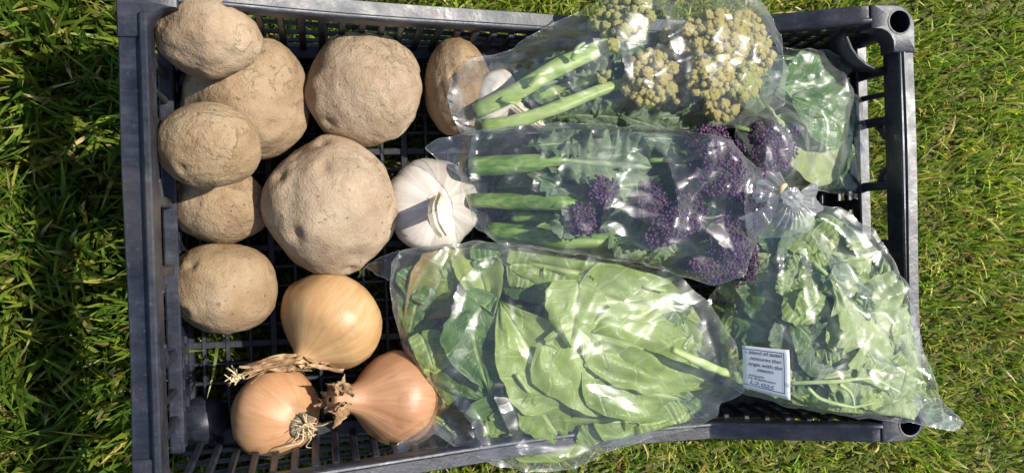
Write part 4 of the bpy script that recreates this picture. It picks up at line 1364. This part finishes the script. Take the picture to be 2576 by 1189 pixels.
LE = [((2090, 700), (2270, 890), 220, 'lettuce', 'kale', 0), ((2210, 560), (2300, 800), 120, 'lettuce', 'oval', -.006), ((2280, 930), (2080, 950), 120, 'lettuce', 'kale', .001), ((1990, 985), (2240, 1046), 120, 'spinach', 'oval', -.004),
      ((1960, 610), (2080, 700), 110, 'lettuce', 'oval', -.004), ((1980, 720), (2060, 790), 120, 'spinach', 'oval', -.003), ((1840, 790), (1960, 850), 110, 'spinach_dark', 'kale', -.004), ((1850, 720), (1980, 770), 100, 'spinach_dark', 'oval', -.006),
      ((2000, 800), (2140, 900), 160, 'kale', 'oval', -.004), ((2040, 560), (2200, 610), 110, 'spinach', 'oval', -.006), ((2300, 880), (2230, 1040), 130, 'lettuce', 'kale', -.006), ((2030, 880), (2230, 1000), 150, 'kale', 'oval', -.007),
      ((1930, 560), (2010, 680), 90, 'lettuce', 'oval', -.008), ((2180, 640), (2120, 780), 120, 'spinach', 'oval', -.008), ((1990, 930), (2150, 1030), 110, 'spinach', 'oval', -.006), ((1900, 640), (1920, 780), 110, 'spinach_dark', 'oval', -.01),
      ((2150, 900), (2330, 1010), 120, 'spinach', 'oval', -.01), ((1900, 860), (2060, 930), 130, 'spinach_dark', 'oval', -.012), ((2060, 640), (2240, 760), 170, 'spinach_dark', 'oval', -.018), ((2020, 800), (2260, 960), 220, 'spinach_dark', 'oval', -.02),
      ((2225, 640), (2300, 880), 130, 'lettuce', 'oval', -.001), ((2340, 960), (2200, 1030), 110, 'lettuce', 'oval', -.002), ((2180, 580), (2260, 700), 110, 'spinach', 'oval', -.004), ((2270, 800), (2330, 990), 110, 'lettuce', 'oval', -.002), ((1990, 1000), (2180, 1035), 90, 'spinach', 'oval', -.004)]
LT = dict(lettuce='pale crinkled salad leaf in the tied bag', spinach='bright green salad leaf in the tied bag', spinach_dark='dark green salad leaf in the tied bag', kale='grey green salad leaf in the tied bag')
for k, (b, t, wd, m_, kd, dz) in enumerate(LE):
    leaf('E', kd, (*b, zE(*b) - .008 + dz), (*t, zE(*t) - .010 + dz), wd, M[m_], LT[m_], LT[m_].replace('leaf', 'leaves'), 300 + k, bend=.05, ruffle=.12 if kd == 'kale' else .06, pucker=.03, stalk=.015 if k % 3 == 0 else 0)
for k in range(30):
    rr = np.random.default_rng(700 + k)
    u, v = rr.uniform(1840, 2290), rr.uniform(600, 1030)
    a = rr.uniform(0, 6.28)
    t = (min(max(u + 100 * math.cos(a), 1820), 2330), min(max(v + 100 * math.sin(a), 580), 1045))
    m_ = ('lettuce', 'spinach', 'spinach_dark', 'kale')[k % 4]
    leaf('E', 'kale' if k % 6 == 0 else 'oval', (u, v, zE(u, v) - .010), (*t, zE(*t) - .012), 80, M[m_], LT[m_], LT[m_].replace('leaf', 'leaves'), 720 + k, bend=.08, ruffle=.12 if k % 3 == 0 else .06, pucker=.03)
_l = ['bright green salad leaf lying just inside the edge of the tied bag', 'dark green salad leaf lying just inside the edge of the tied bag', 'pale salad leaf lying just inside the edge of the tied bag']
lining('E', zE, 20, 85, ['spinach', 'spinach_dark', 'lettuce'], _l, [x.replace('leaf lying', 'leaves lying') for x in _l], 560, 'oval', .74, .92)
for k, pts in enumerate(([(1985, 962), (2090, 960), (2190, 952), (2260, 985)], [(2030, 975), (2070, 1005), (2140, 1022), (2200, 1012)], [(2110, 965), (2140, 990), (2150, 1030)])):
    o = stem_part('E', [(u, v, zE(u, v) + .0005) for u, v in pts], [5, 5, 4, 3], M['lettuce_stalk'], None, False, 'salad_stalk')
    tag(o, 'thin pale salad stalk curving along the lower side of the tied bag', 'leaf stalk', 'thin stalks in the tied bag')


# ------------------------------------------------------------------ film: taut sheets draped over the contents
GX0, GX1, GY0, GY1, GS = -.14, .36, -.22, .24, .0015
GNX, GNY = int((GX1 - GX0) / GS) + 1, int((GY1 - GY0) / GS) + 1


def field(bags, top=True):
    A = np.full((GNX, GNY), -1.0 if top else 1.0)
    for b in bags:
        for V in CONTENT.get(b, []):
            i = np.clip(((V[:, 0] - GX0) / GS).round().astype(int), 0, GNX - 1); j = np.clip(((V[:, 1] - GY0) / GS).round().astype(int), 0, GNY - 1)
            (np.maximum if top else np.minimum).at(A, (i, j), V[:, 2])
    f = np.maximum if top else np.minimum
    for k in range(3):
        B = A.copy()
        for sx, sy in ((1, 0), (-1, 0), (0, 1), (0, -1)):
            B = f(B, np.roll(np.roll(A, sx, 0), sy, 1))
        A = B
    return A


def sample(A, x, y):
    fx_ = np.clip((x - GX0) / GS, 0, GNX - 1.001); fy_ = np.clip((y - GY0) / GS, 0, GNY - 1.001)
    i, j = fx_.astype(int), fy_.astype(int)
    a, b = fx_ - i, fy_ - j
    return A[i, j] * (1 - a) * (1 - b) + A[i + 1, j] * a * (1 - b) + A[i, j + 1] * (1 - a) * b + A[i + 1, j + 1] * a * b


def neigh_mean(V, E, deg):
    out = np.zeros_like(V)
    for k in range(V.shape[1]):
        out[:, k] = np.bincount(E[:, 0], V[E[:, 1], k], len(V)) + np.bincount(E[:, 1], V[E[:, 0], k], len(V))
    return out / deg[:, None]


def closed(P, sp, rough, seed):
    """resample a closed outline, slightly uneven as cut film is"""
    P = np.asarray(P, float)
    Q = np.vstack([P, P[:1]])
    d = np.r_[0, np.cumsum(np.linalg.norm(np.diff(Q[:, :2], axis=0), axis=1))]
    n = int(d[-1] / sp)
    t = np.linspace(0, d[-1], n, endpoint=False)
    R = np.stack([np.interp(t, d, Q[:, k]) for k in range(3)], 1)
    for _ in range(1):                                   # ease the corners a little
        R = .5 * R + .25 * (np.roll(R, 1, 0) + np.roll(R, -1, 0))
    T = np.c_[t / d[-1] * 60, np.zeros(n), np.zeros(n)]
    R[:, 0] += rough * vnoise(T, seed) ; R[:, 1] += rough * vnoise(T + 31, seed + 1); R[:, 2] += 2 * rough * vnoise(T * 1.4 + 77, seed + 2)
    return R


def triangulate(R, sp, seed, extra=None):
    rr = np.random.default_rng(seed)
    x0, y0 = R[:, :2].min(0); x1, y1 = R[:, :2].max(0)
    gx = np.arange(x0, x1, sp); gy = np.arange(y0, y1, sp * .866)
    X, Y = np.meshgrid(gx, gy)
    X = X + (np.arange(len(gy)) % 2)[:, None] * sp / 2
    P = np.c_[X.ravel(), Y.ravel()] + rr.normal(0, sp * .13, (X.size, 2))
    P = P[inside(P, R[:, :2])]
    d = np.min(np.linalg.norm(P[:, None] - R[None, ::2, :2], axis=2), 1)
    P = P[d > sp * .6]
    if extra is not None and len(extra):
        X_ = extra[inside(extra, R[:, :2])]
        X_ = X_[np.min(np.linalg.norm(X_[:, None] - R[None, ::2, :2], axis=2), 1) > sp * .7]
        if len(X_): P = np.vstack([X_, P[np.min(np.linalg.norm(P[:, None] - X_[None], axis=2), 1) > sp * .62]])
    pts = np.vstack([R[:, :2], P])
    nb = len(R)
    v, e_, f, ov, oe, of = delaunay_2d_cdt([Vector(p) for p in pts], [], [list(range(nb))], 1, 1e-7)
    V = np.array([q[:] for q in v]); F = np.array([t for t in f if len(t) == 3])
    # boundary flags and heights by nearest original index
    orig = np.array([o[0] if o else -1 for o in ov])
    return V, F, orig, nb


def crease_lines(creases, sp):
    out = []
    for c in creases:
        pts, h, wd = c
        P = np.array([U(u, v, .15)[:2] for u, v in pts])
        P = spline(np.c_[P, np.zeros(len(P))], 60)[:, :2]
        L = np.r_[0, np.cumsum(np.linalg.norm(np.diff(P, axis=0), axis=1))]
        n = max(3, int(L[-1] / (sp * .8)))
        t = np.linspace(0, L[-1], n)
        out.append((np.c_[np.interp(t, L, P[:, 0]), np.interp(t, L, P[:, 1])], h, wd))
    return out


def film_sheet(R, A, sp, ex, iters, seed, top=True, eps=.0011, floor=None, shape=None, smooth=.045, exfun=None, creases=None, post=9, folds=None):
    CR = crease_lines(creases, sp) if creases else []
    V2, F, orig, nb = triangulate(R, sp, seed, np.vstack([c[0] for c in CR]) if CR else None)
    N = len(V2)
    bnd = (orig >= 0) & (orig < nb)
    z = np.zeros(N)
    z[bnd] = R[orig[bnd], 2]
    z[~bnd] = R[:, 2].mean()
    E = np.sort(np.concatenate([F[:, [0, 1]], F[:, [1, 2]], F[:, [2, 0]]]), 1)
    E = np.unique(E, axis=0)
    deg = np.bincount(E.ravel(), minlength=N).astype(float); deg[deg == 0] = 1
    obst = sample(A, V2[:, 0], V2[:, 1]) + (eps if top else -eps)
    for k in range(500):
        m = neigh_mean(z[:, None], E, deg)[:, 0]
        zn = np.maximum(m, obst) if top else np.minimum(m, obst)
        if floor is not None: zn = np.maximum(zn, floor)
        z = np.where(bnd, z, zn)
    if top:                                              # ease hard contact creases
        zs = z.copy()
        for k in range(6): zs = np.where(bnd, zs, neigh_mean(zs[:, None], E, deg)[:, 0])
        z = np.where(bnd, z, np.maximum(zs, obst))
    V = np.c_[V2, z]
    if shape is not None: V = shape(V, bnd)
    if ex:
        mid = (V[E[:, 0]] + V[E[:, 1]]) / 2
        x_ = ex * (1 + .8 * fbm(mid * 18 + seed, 2, seed))
        if exfun is not None: x_ = x_ * exfun(mid)
        rest = np.linalg.norm(V[E[:, 1]] - V[E[:, 0]], axis=1) * (1 + np.clip(x_, 0, None))
        V[~bnd, 2] += .0009 * fbm(V[~bnd] * 140 + seed, 2, seed + 1) + .0016 * fbm(V[~bnd] * np.array([45, 70, 1]) + seed, 2, seed + 7)
        V0 = V.copy()
        for k in range(iters):
            d = V[E[:, 1]] - V[E[:, 0]]
            l = np.linalg.norm(d, axis=1)
            c = d * ((l - rest) / (l + 1e-9) * .5)[:, None]
            acc = np.stack([np.bincount(E[:, 0], c[:, q], N) - np.bincount(E[:, 1], c[:, q], N) for q in range(3)], 1)
            V = V + np.where(bnd[:, None], 0, acc / deg[:, None] * 1.6)
            if k < iters - 6 or True:
                V = V + np.where(bnd[:, None], 0, smooth * (neigh_mean(V, E, deg) - V))
            ob_ = sample(A, V[:, 0], V[:, 1]) + eps
            V[:, 2] = np.where(bnd, V[:, 2], np.clip(np.maximum(V[:, 2], ob_), None, V0[:, 2] + .012))
    if ex:
        for k in range(post):
            m = neigh_mean(V, E, deg)
            V = np.where(bnd[:, None], V, .45 * V + .55 * m)
        V[:, 2] = np.where(bnd, V[:, 2], np.maximum(V[:, 2], sample(A, V[:, 0], V[:, 1]) + eps * .6))
        for k in range(2):
            V = np.where(bnd[:, None], V, .5 * V + .5 * neigh_mean(V, E, deg))
    if folds:
        edge = np.min(np.linalg.norm(V[:, None, :2] - R[None, ::3, :2], axis=2), 1)
        fade = np.clip(edge / .008, 0, 1)
        for ang, lam, amp, sd in folds:
            ca_, sa_ = math.cos(ang), math.sin(ang)
            al = V[:, 0] * ca_ + V[:, 1] * sa_; ac = -V[:, 0] * sa_ + V[:, 1] * ca_
            ac = ac + .008 * vnoise(np.c_[V[:, :2] * 24, np.zeros(N)], sd + 3)
            n1 = vnoise(np.c_[al / (lam * 8), ac / lam, np.zeros(N)] + sd, sd)
            rdg = np.clip(1 - np.abs(n1) * 3.6, 0, 1)
            msk = np.clip(.45 + 1.6 * vnoise(np.c_[V[:, :2] * 26, np.zeros(N)] + sd * 3, sd + 1), 0, 1)
            V[:, 2] += np.where(bnd, 0, amp * rdg * msk * fade)
    for line, hh, ww in CR:                              # sharp folds in the film
        D = np.linalg.norm(V[:, None, :2] - line[None], axis=2)
        k = D.argmin(1); d = D[np.arange(N), k]
        f = k / max(1, len(line) - 1)
        tp = np.sin(np.pi * np.clip(.06 + f * .9, 0, 1)) ** .6
        V[:, 2] += np.where(bnd, 0, 1.5 * hh * tp * np.clip(1 - d / (ww * 1.1 * (.5 + .5 * tp)), 0, 1))
    return V, F


BAGS = {}


def bag(key, outline, content, label, m, sp=.0019, ex=.035, iters=130, seed=1, rough=.0010, shape=None, floor=FLOOR + .003, smooth=.035, exfun=None, creases=None, nrand=8, folds=None, post=9):
    R = closed([U(*p) for p in outline], sp * .95, rough, seed)
    A = field(content, True)
    rr = np.random.default_rng(seed + 900)
    cr_ = list(creases or [])
    uv_ = np.array([(p[0], p[1]) for p in outline], float)
    while nrand > 0:
        q = rr.uniform(uv_.min(0), uv_.max(0))
        if not inside(q[None], uv_)[0]: continue
        a, l = rr.uniform(0, 6.28), rr.uniform(50, 140)
        d = np.array([math.cos(a), math.sin(a)]) * l; n_ = np.array([-d[1], d[0]]) * rr.uniform(-.25, .25)
        cr_.append(([tuple(q - d), tuple(q + n_), tuple(q + d)], rr.uniform(.0010, .0024), rr.uniform(.004, .008)))
        nrand -= 1
    V, F = film_sheet(R, A, sp, ex, iters, seed, True, shape=shape, smooth=smooth, exfun=exfun, creases=cr_, folds=folds, post=post)
    B = field(content, False)
    R2 = R.copy(); R2[:, 2] -= .0004
    V2, F2 = film_sheet(R2, B, .006, 0, 0, seed + 5, False, floor=floor)
    V_ = np.vstack([V, V2]); F_ = np.vstack([F, F2[:, ::-1] + len(V)])
    e = tag(empty('plastic_bag', tuple(np.r_[V2[:, :2].mean(0), V2[:, 2].min()])), label, 'plastic bag')
    me = mesh('film', V_, F_)
    me.set_sharp_from_angle(angle=math.radians(32))
    o = ob('film', me, m, e)
    o.matrix_parent_inverse = Matrix.Translation(-e.location)
    HV, HF = tube(np.vstack([R, R[:1]]), .00016, 5, False)
    h = ob('hem', mesh('hem', HV, HF), M['hem'], e)
    h.matrix_parent_inverse = Matrix.Translation(-e.location)
    # raster of the finished film for whatever lies on it
    BAGS[key] = (e, V)
    return e, V


bag('A', OUT['A'],
    'A', 'clear bag of cream coloured sprouting heads along the slatted side', M['film'], ex=.08, seed=3, folds=[(.35, .011, .0020, 5), (-.6, .015, .0018, 8)],
    creases=[([(1700, 36), (1840, 66), (1972, 120)], .0026, .007), ([(1958, 110), (1972, 190), (1940, 262)], .003, .008), ([(1906, 120), (1890, 190), (1850, 262)], .0022, .007), ([(1250, 128), (1340, 118), (1440, 92)], .002, .006), ([(1320, 130), (1395, 150), (1470, 128)], .002, .006), ([(1480, 280), (1600, 240), (1700, 300)], .002, .007), ([(1730, 150), (1760, 230), (1700, 290)], .0022, .006), ([(1150, 300), (1180, 200), (1300, 180)], .002, .006), ([(1650, 20), (1660, 110), (1690, 180)], .0026, .01)])
bag('C', OUT['C'],
    'C', 'clear bag of broad green leaves beside the end wall', M['film_old'], ex=.09, seed=9, folds=[(1.2, .012, .0022, 15), (-.8, .014, .0018, 18)],
    creases=[([(2068, 232), (2046, 280), (2008, 322)], .0025, .006), ([(2090, 300), (2062, 380), (2030, 460)], .003, .007), ([(1960, 300), (2020, 380), (2086, 462)], .003, .006), ([(1985, 150), (2050, 180), (2120, 160)], .002, .006), ([(2110, 240), (2130, 330), (2120, 440)], .0026, .007), ([(2160, 300), (2150, 400), (2166, 490)], .002, .005)])
KN = U(1985, 497, .178)


def radial(V, bnd):
    """gathered folds that run out from the knot"""
    d = V[:, :2] - KN[:2]
    r = np.linalg.norm(d, axis=1); a = np.arctan2(d[:, 1], d[:, 0])
    fold = np.abs(np.sin(a * 9 + 1.2 * np.sin(a * 4) + 6 * r)) ** .7 + .6 * np.abs(np.sin(a * 17 + 2)) - .7
    amp = .0052 * np.exp(-((r - .03) / .05) ** 2) + .0020 * np.exp(-(r / .13) ** 2)
    z = V[:, 2] + np.where(bnd, 0, fold * amp)
    lift = np.exp(-(r / .020) ** 2)
    V[:, 2] = np.where(bnd, V[:, 2], z * (1 - lift) + (KN[2] - .003) * lift)
    return V


eE, VE = bag('E', OUT['E'],
             'E', 'clear bag of mixed salad leaves tied in a knot, with a printed label', M['film_wet'], ex=.07, seed=21, shape=radial, folds=[(-1.1, .012, .0018, 25), (-.5, .016, .0016, 28)],
             creases=[([(1950, 560), (1905, 690), (1896, 810)], .0038, .007), ([(1968, 560), (1975, 700), (1985, 850)], .0034, .007), ([(1990, 560), (2050, 720), (2098, 880)], .003, .007), ([(2010, 540), (2080, 600), (2150, 720)], .003, .007), ([(2030, 520), (2140, 550), (2190, 640)], .0032, .008), ([(2130, 810), (2100, 900), (2056, 980)], .0026, .006), ([(2190, 620), (2180, 690), (2120, 700)], .003, .006), ([(2210, 640), (2270, 780), (2310, 930)], .0026, .007), ([(2330, 940), (2330, 1010), (2350, 1066)], .003, .006), ([(2180, 920), (2130, 1000), (2090, 1036)], .0022, .006), ([(2260, 900), (2300, 960), (2290, 1050)], .0026, .007)])
bag('D', OUT['D'],
    'D', 'largest clear bag, full of soft green leaves, hanging over the crate side', M['film_wet'], ex=.07, seed=33, folds=[(.9, .014, .0016, 35), (-.25, .018, .0015, 38)],
    exfun=lambda P: 1 + 2.2 * np.exp(-((P[:, 0] - U(1160, 1080, .13)[0]) / .022) ** 2 - ((P[:, 1] - U(1160, 1080, .13)[1]) / .018) ** 2),
    creases=[([(1236, 640), (1160, 720), (1130, 850)], .0026, .007), ([(1120, 622), (1050, 700), (1000, 780)], .0024, .006), ([(1196, 790), (1140, 900), (1100, 985)], .003, .007), ([(1240, 985), (1280, 1080), (1320, 1160)], .003, .008), ([(1150, 1010), (1120, 1060), (1096, 1080)], .003, .006), ([(1130, 1000), (1180, 1060), (1230, 1150)], .0034, .007), ([(1090, 930), (1170, 970), (1290, 980)], .002, .006), ([(1300, 1150), (1400, 1160), (1490, 1150)], .003, .006), ([(1500, 800), (1620, 850), (1760, 880)], .0018, .010), ([(1560, 900), (1680, 930), (1800, 900)], .0016, .008), ([(1800, 800), (1830, 900), (1820, 990)], .003, .007), ([(1420, 900), (1500, 1000), (1640, 1060)], .0016, .008)])
bag('B', OUT['B'],
    'B', 'clear bag of purple broccoli spears between the other bags', M['film'], ex=.08, seed=45, folds=[(1.35, .014, .0022, 44), (.1, .012, .0016, 48)],
    creases=[([(1640, 352), (1672, 450), (1690, 556)], .0042, .011), ([(1770, 336), (1730, 420), (1690, 500)], .0032, .010), ([(1846, 430), (1850, 560), (1880, 676)], .0040, .010), ([(1842, 430), (1780, 500), (1740, 540)], .0030, .009), ([(1740, 560), (1800, 620), (1856, 640)], .0030, .009), ([(1840, 432), (1800, 380), (1786, 345)], .0024, .007), ([(1170, 350), (1330, 340), (1480, 330)], .0016, .006), ([(1180, 360), (1190, 440), (1200, 540)], .0022, .006), ([(1520, 330), (1570, 350), (1640, 352)], .002, .006), ([(1640, 660), (1730, 680), (1850, 660)], .0024, .007)])


# loose flap at the mouth of the largest leaf bag
def flap(key, outline, seed, ex=.09):
    e = BAGS[key][0]
    R = closed([U(*p) for p in outline], .0018, .0005, seed)
    V, F = film_sheet(R, np.full((GNX, GNY), -1.0), .0020, ex, 90, seed, True, smooth=.05)
    o = ob('loose_flap', mesh('loose_flap', V, F), M['film'], e)
    o.matrix_parent_inverse = Matrix.Translation(-e.location)
    HV, HF = tube(np.vstack([R, R[:1]]), .00016, 5, False)
    h = ob('flap_edge', mesh('flap_edge', HV, HF), M['hem'], o)


flap('D', [(918, 670, .112), (960, 645, .120), (1006, 628, .126), (1000, 660, .125), (984, 705, .122), (950, 692, .116)], 61)
flap('D', [(986, 1130, .130), (1040, 1090, .134), (1096, 1058, .138), (1150, 1090, .140), (1120, 1128, .137), (1050, 1142, .133)], 62, .12)
flap('E', [(2300, 1010, .168), (2360, 1000, .166), (2424, 1062, .158), (2404, 1084, .158), (2330, 1072, .164)], 63, .10)


# ------------------------------------------------------------------ knot of the tied bag
def pleats(a0, a1, r1, n, base, seed, up):
    """pleated fan of film gathered into the knot"""
    rr = np.random.default_rng(seed)
    na, nr = n * 6, 14
    V = []
    for i in range(na):
        a_ = a0 + (a1 - a0) * i / (na - 1)
        Lr = r1 * (1 + .16 * vnoise(np.array([[a_ * 4, seed, 0.]]), seed)[0])
        for j in range(nr):
            f = j / (nr - 1)
            r_ = .0035 + Lr * f
            x, y = KN[0] + r_ * math.cos(a_), KN[1] + r_ * math.sin(a_)
            zb = base(x, y, f)
            pl = (abs(math.sin(a_ * n * .9 + .8 * math.sin(a_ * 5))) ** .8 - .3) * (.0030 * math.sin(math.pi * min(1, .25 + f * .75)) + .0006)
            V.append((x, y, zb + up * (1 - f) ** 1.5 + pl * (1 - .6 * f)))
    F = [(i * nr + j, i * nr + j + 1, (i + 1) * nr + j + 1, (i + 1) * nr + j) for i in range(na - 1) for j in range(nr - 1)]
    return V, F


def on_bag(x, y, f):
    q = np.argsort(np.hypot(VE[:, 0] - x, VE[:, 1] - y))[:4]
    return VE[q, 2].mean() + .0012


V, F = pleats(-2.7, .45, .022, 17, on_bag, 5, .003)
o = ob('gathered_neck', mesh('gathered_neck', V, F), M['knot'], eE)
o.matrix_parent_inverse = Matrix.Translation(-eE.location)
V, F = pleats(1.5, 3.3, .014, 9, lambda x, y, f: KN[2] - .002 - .012 * f, 8, .004)
o = ob('gathered_tail', mesh('gathered_tail', V, F), M['knot'], eE)
o.matrix_parent_inverse = Matrix.Translation(-eE.location)
PV, PF = ico(4)
ax = U(1962, 474, .186) - KN; fk = frame_from(ax)
rk = 1 + .30 * fbm(PV * 2.2, 3, 5) + .12 * np.sin(np.arctan2(PV[:, 1], PV[:, 0]) * 9)
V = KN + np.array([0, 0, .0035]) + (PV * rk[:, None] * np.array([.0055, .0055, .0075])) @ fk.T
o = ob('knot', mesh('knot', V, PF), M['knot'], eE)
o.matrix_parent_inverse = Matrix.Translation(-eE.location)
V, F = tube(spline([U(1958, 486, .186), U(1966, 472, .190), U(1978, 464, .189)], 8), [.001, .0018, .002, .002, .0019, .0017, .0014, .0008], 7)
o = ob('paper_tie', mesh('paper_tie', V, F), M['root'], eE)
o.matrix_parent_inverse = Matrix.Translation(-eE.location)


# ------------------------------------------------------------------ printed label on the tied bag
def flat_mat(name, c, r=.6):
    m, n, p, o_ = mat(name)
    x = noise(n, 90, 3, .5, nd(n, 'ShaderNodeNewGeometry').outputs['Position'])
    n.links.new(mixc(n, x.outputs[0], tuple(q * .92 for q in c), c), p.inputs['Base Color'])
    p.inputs['Roughness'].default_value = r
    return m


M['paper'] = flat_mat('label_paper', (.80, .81, .83), .5)
M['ink'] = flat_mat('black_ink', (.03, .03, .035))
M['pen'] = flat_mat('blue_pen', (.035, .05, .28))
LC = [(1866, 868), (1984, 880), (1988, 1006), (1870, 974)]          # corners: along the top, then the bottom
C4 = [U(u, v, .145) for u, v in LC]
cx = np.mean(C4, 0)
near = VE[(np.abs(VE[:, 0] - cx[0]) < .018) & (np.abs(VE[:, 1] - cx[1]) < .018)]
G = np.c_[near[:, :2], np.ones(len(near))]
cf = np.linalg.lstsq(G, near[:, 2], rcond=None)[0]
res = near[:, 2] - G @ cf
cf[2] += min(np.percentile(res, 97), .004) + .0006


def lab(a, b, up=0.0):
    """a across, b down the label, both 0..1"""
    u = (1 - b) * ((1 - a) * LC[0][0] + a * LC[1][0]) + b * ((1 - a) * LC[3][0] + a * LC[2][0])
    v = (1 - b) * ((1 - a) * LC[0][1] + a * LC[1][1]) + b * ((1 - a) * LC[3][1] + a * LC[2][1])
    p = U(u, v, .145)
    for _ in range(3):
        p = U(u, v, float(np.array([p[0], p[1], 1]) @ cf))
    return p + np.array([0, 0, up + .0007 * math.sin(3.1 * a) + .0004 * math.sin(5 * b)])


n = 12
V = [lab(i / n, j / n) for j in range(n + 1) for i in range(n + 1)]
F = [(j * (n + 1) + i, (j + 1) * (n + 1) + i, (j + 1) * (n + 1) + i + 1, j * (n + 1) + i + 1) for j in range(n) for i in range(n)]
label_o = ob('label', mesh('label', V, F), M['paper'], eE)
label_o.matrix_parent_inverse = Matrix.Translation(-eE.location)
label_o['label'] = 'white printed paper label with dark border and handwritten blue date'
sm = label_o.modifiers.new('thickness', 'SOLIDIFY'); sm.thickness = .0003; sm.offset = -1


def ink_line(a0, b0, a1, b1, wd, name='printed_border'):
    V, F = [], []
    da, db = a1 - a0, b1 - b0
    l = math.hypot(da, db); na, nb_ = -db / l * wd / 2, da / l * wd / 2
    k = 10
    for i in range(k + 1):
        t = i / k
        V += [lab(a0 + da * t + na, b0 + db * t + nb_, .0003), lab(a0 + da * t - na, b0 + db * t - nb_, .0003)]
    F = [(2 * i, 2 * i + 1, 2 * i + 3, 2 * i + 2) for i in range(k)]
    ob(name, mesh(name, V, F), M['ink'], label_o)


ink_line(0.0, .065, .87, .075, .012)
ink_line(.868, .070, .872, .905, .016)
ink_line(0.0, .90, .876, .895, .012)


def ink_text(txt, a, b, size, m, align='CENTER', shear=.25, width=None, rot=0.0):
    cu = bpy.data.curves.new('lettering', 'FONT')
    cu.body = txt; cu.size = 1.0; cu.shear = shear; cu.align_x = align; cu.offset = .004
    t_ = bpy.data.objects.new('lettering', cu)
    COL.objects.link(t_)
    dg = bpy.context.evaluated_depsgraph_get()
    me = bpy.data.meshes.new_from_object(t_.evaluated_get(dg))
    bpy.data.objects.remove(t_)
    co = np.array([v.co[:2] for v in me.vertices])
    k = size
    if width: k = width / (co[:, 0].max() - co[:, 0].min())
    for v, (x, y) in zip(me.vertices, co):
        v.co = Vector(lab(a + x * k, b - y * size - x * k * rot, .00035))
    me.materials.clear()
    ob('lettering', me, m, label_o)


ink_text('- blend of tastes', .83, .170, .115, M['ink'], 'RIGHT', width=.78)
ink_text('textures that', .80, .300, .115, M['ink'], 'RIGHT', width=.66)
ink_text('ange with the', .82, .430, .115, M['ink'], 'RIGHT', width=.72)
ink_text('seasons', .46, .540, .115, M['ink'], 'CENTER', width=.34)
ink_text('emicals', .10, .680, .075, M['ink'], 'LEFT', width=.32)
ink_text('nt freshness', .08, .745, .075, M['ink'], 'LEFT', width=.60)
ink_text('L2.025', .12, .860, .115, M['pen'], 'LEFT', width=.52, rot=-.03)


# ------------------------------------------------------------------ grass blades that have come up through the floor grid
rr = np.random.default_rng(12)
for lb_, (pts, wdt) in zip(('long pale grass blade bent up through the floor near the end wall', 'short pale grass blade poking through the floor under the flaking potato', 'short pale grass blade between the largest potato and the loose film flap'), (([(548, 862, .064), (544, 890, .080), (536, 940, .090), (521, 1000, .094)], .0011), ([(560, 850, .062), (572, 856, .076), (600, 852, .084)], .0010), ([(900, 700, .066), (912, 680, .084), (930, 660, .092)], .0009))):
    P = spline([U(*p) for p in pts], 12)
    V, F = [], []
    for i, p in enumerate(P):
        w_ = wdt * (1 - (i / 11) ** 2.5) + .00008
        V += [p + np.array([w_, .3 * w_, 0]), p - np.array([w_, .3 * w_, -.0003])]
    F = [(2 * i, 2 * i + 1, 2 * i + 3, 2 * i + 2) for i in range(11)]
    me = mesh('grass_blade', V, F)
    ca = me.color_attributes.new('tint', 'FLOAT_COLOR', 'POINT')
    ca.data.foreach_set('color', np.tile([.30, .38, .10, 1.0], len(V)).astype(np.float32))
    tag(ob('grass_blade', me, M['grass']), lb_, 'grass blade', 'grass blades through the crate floor')
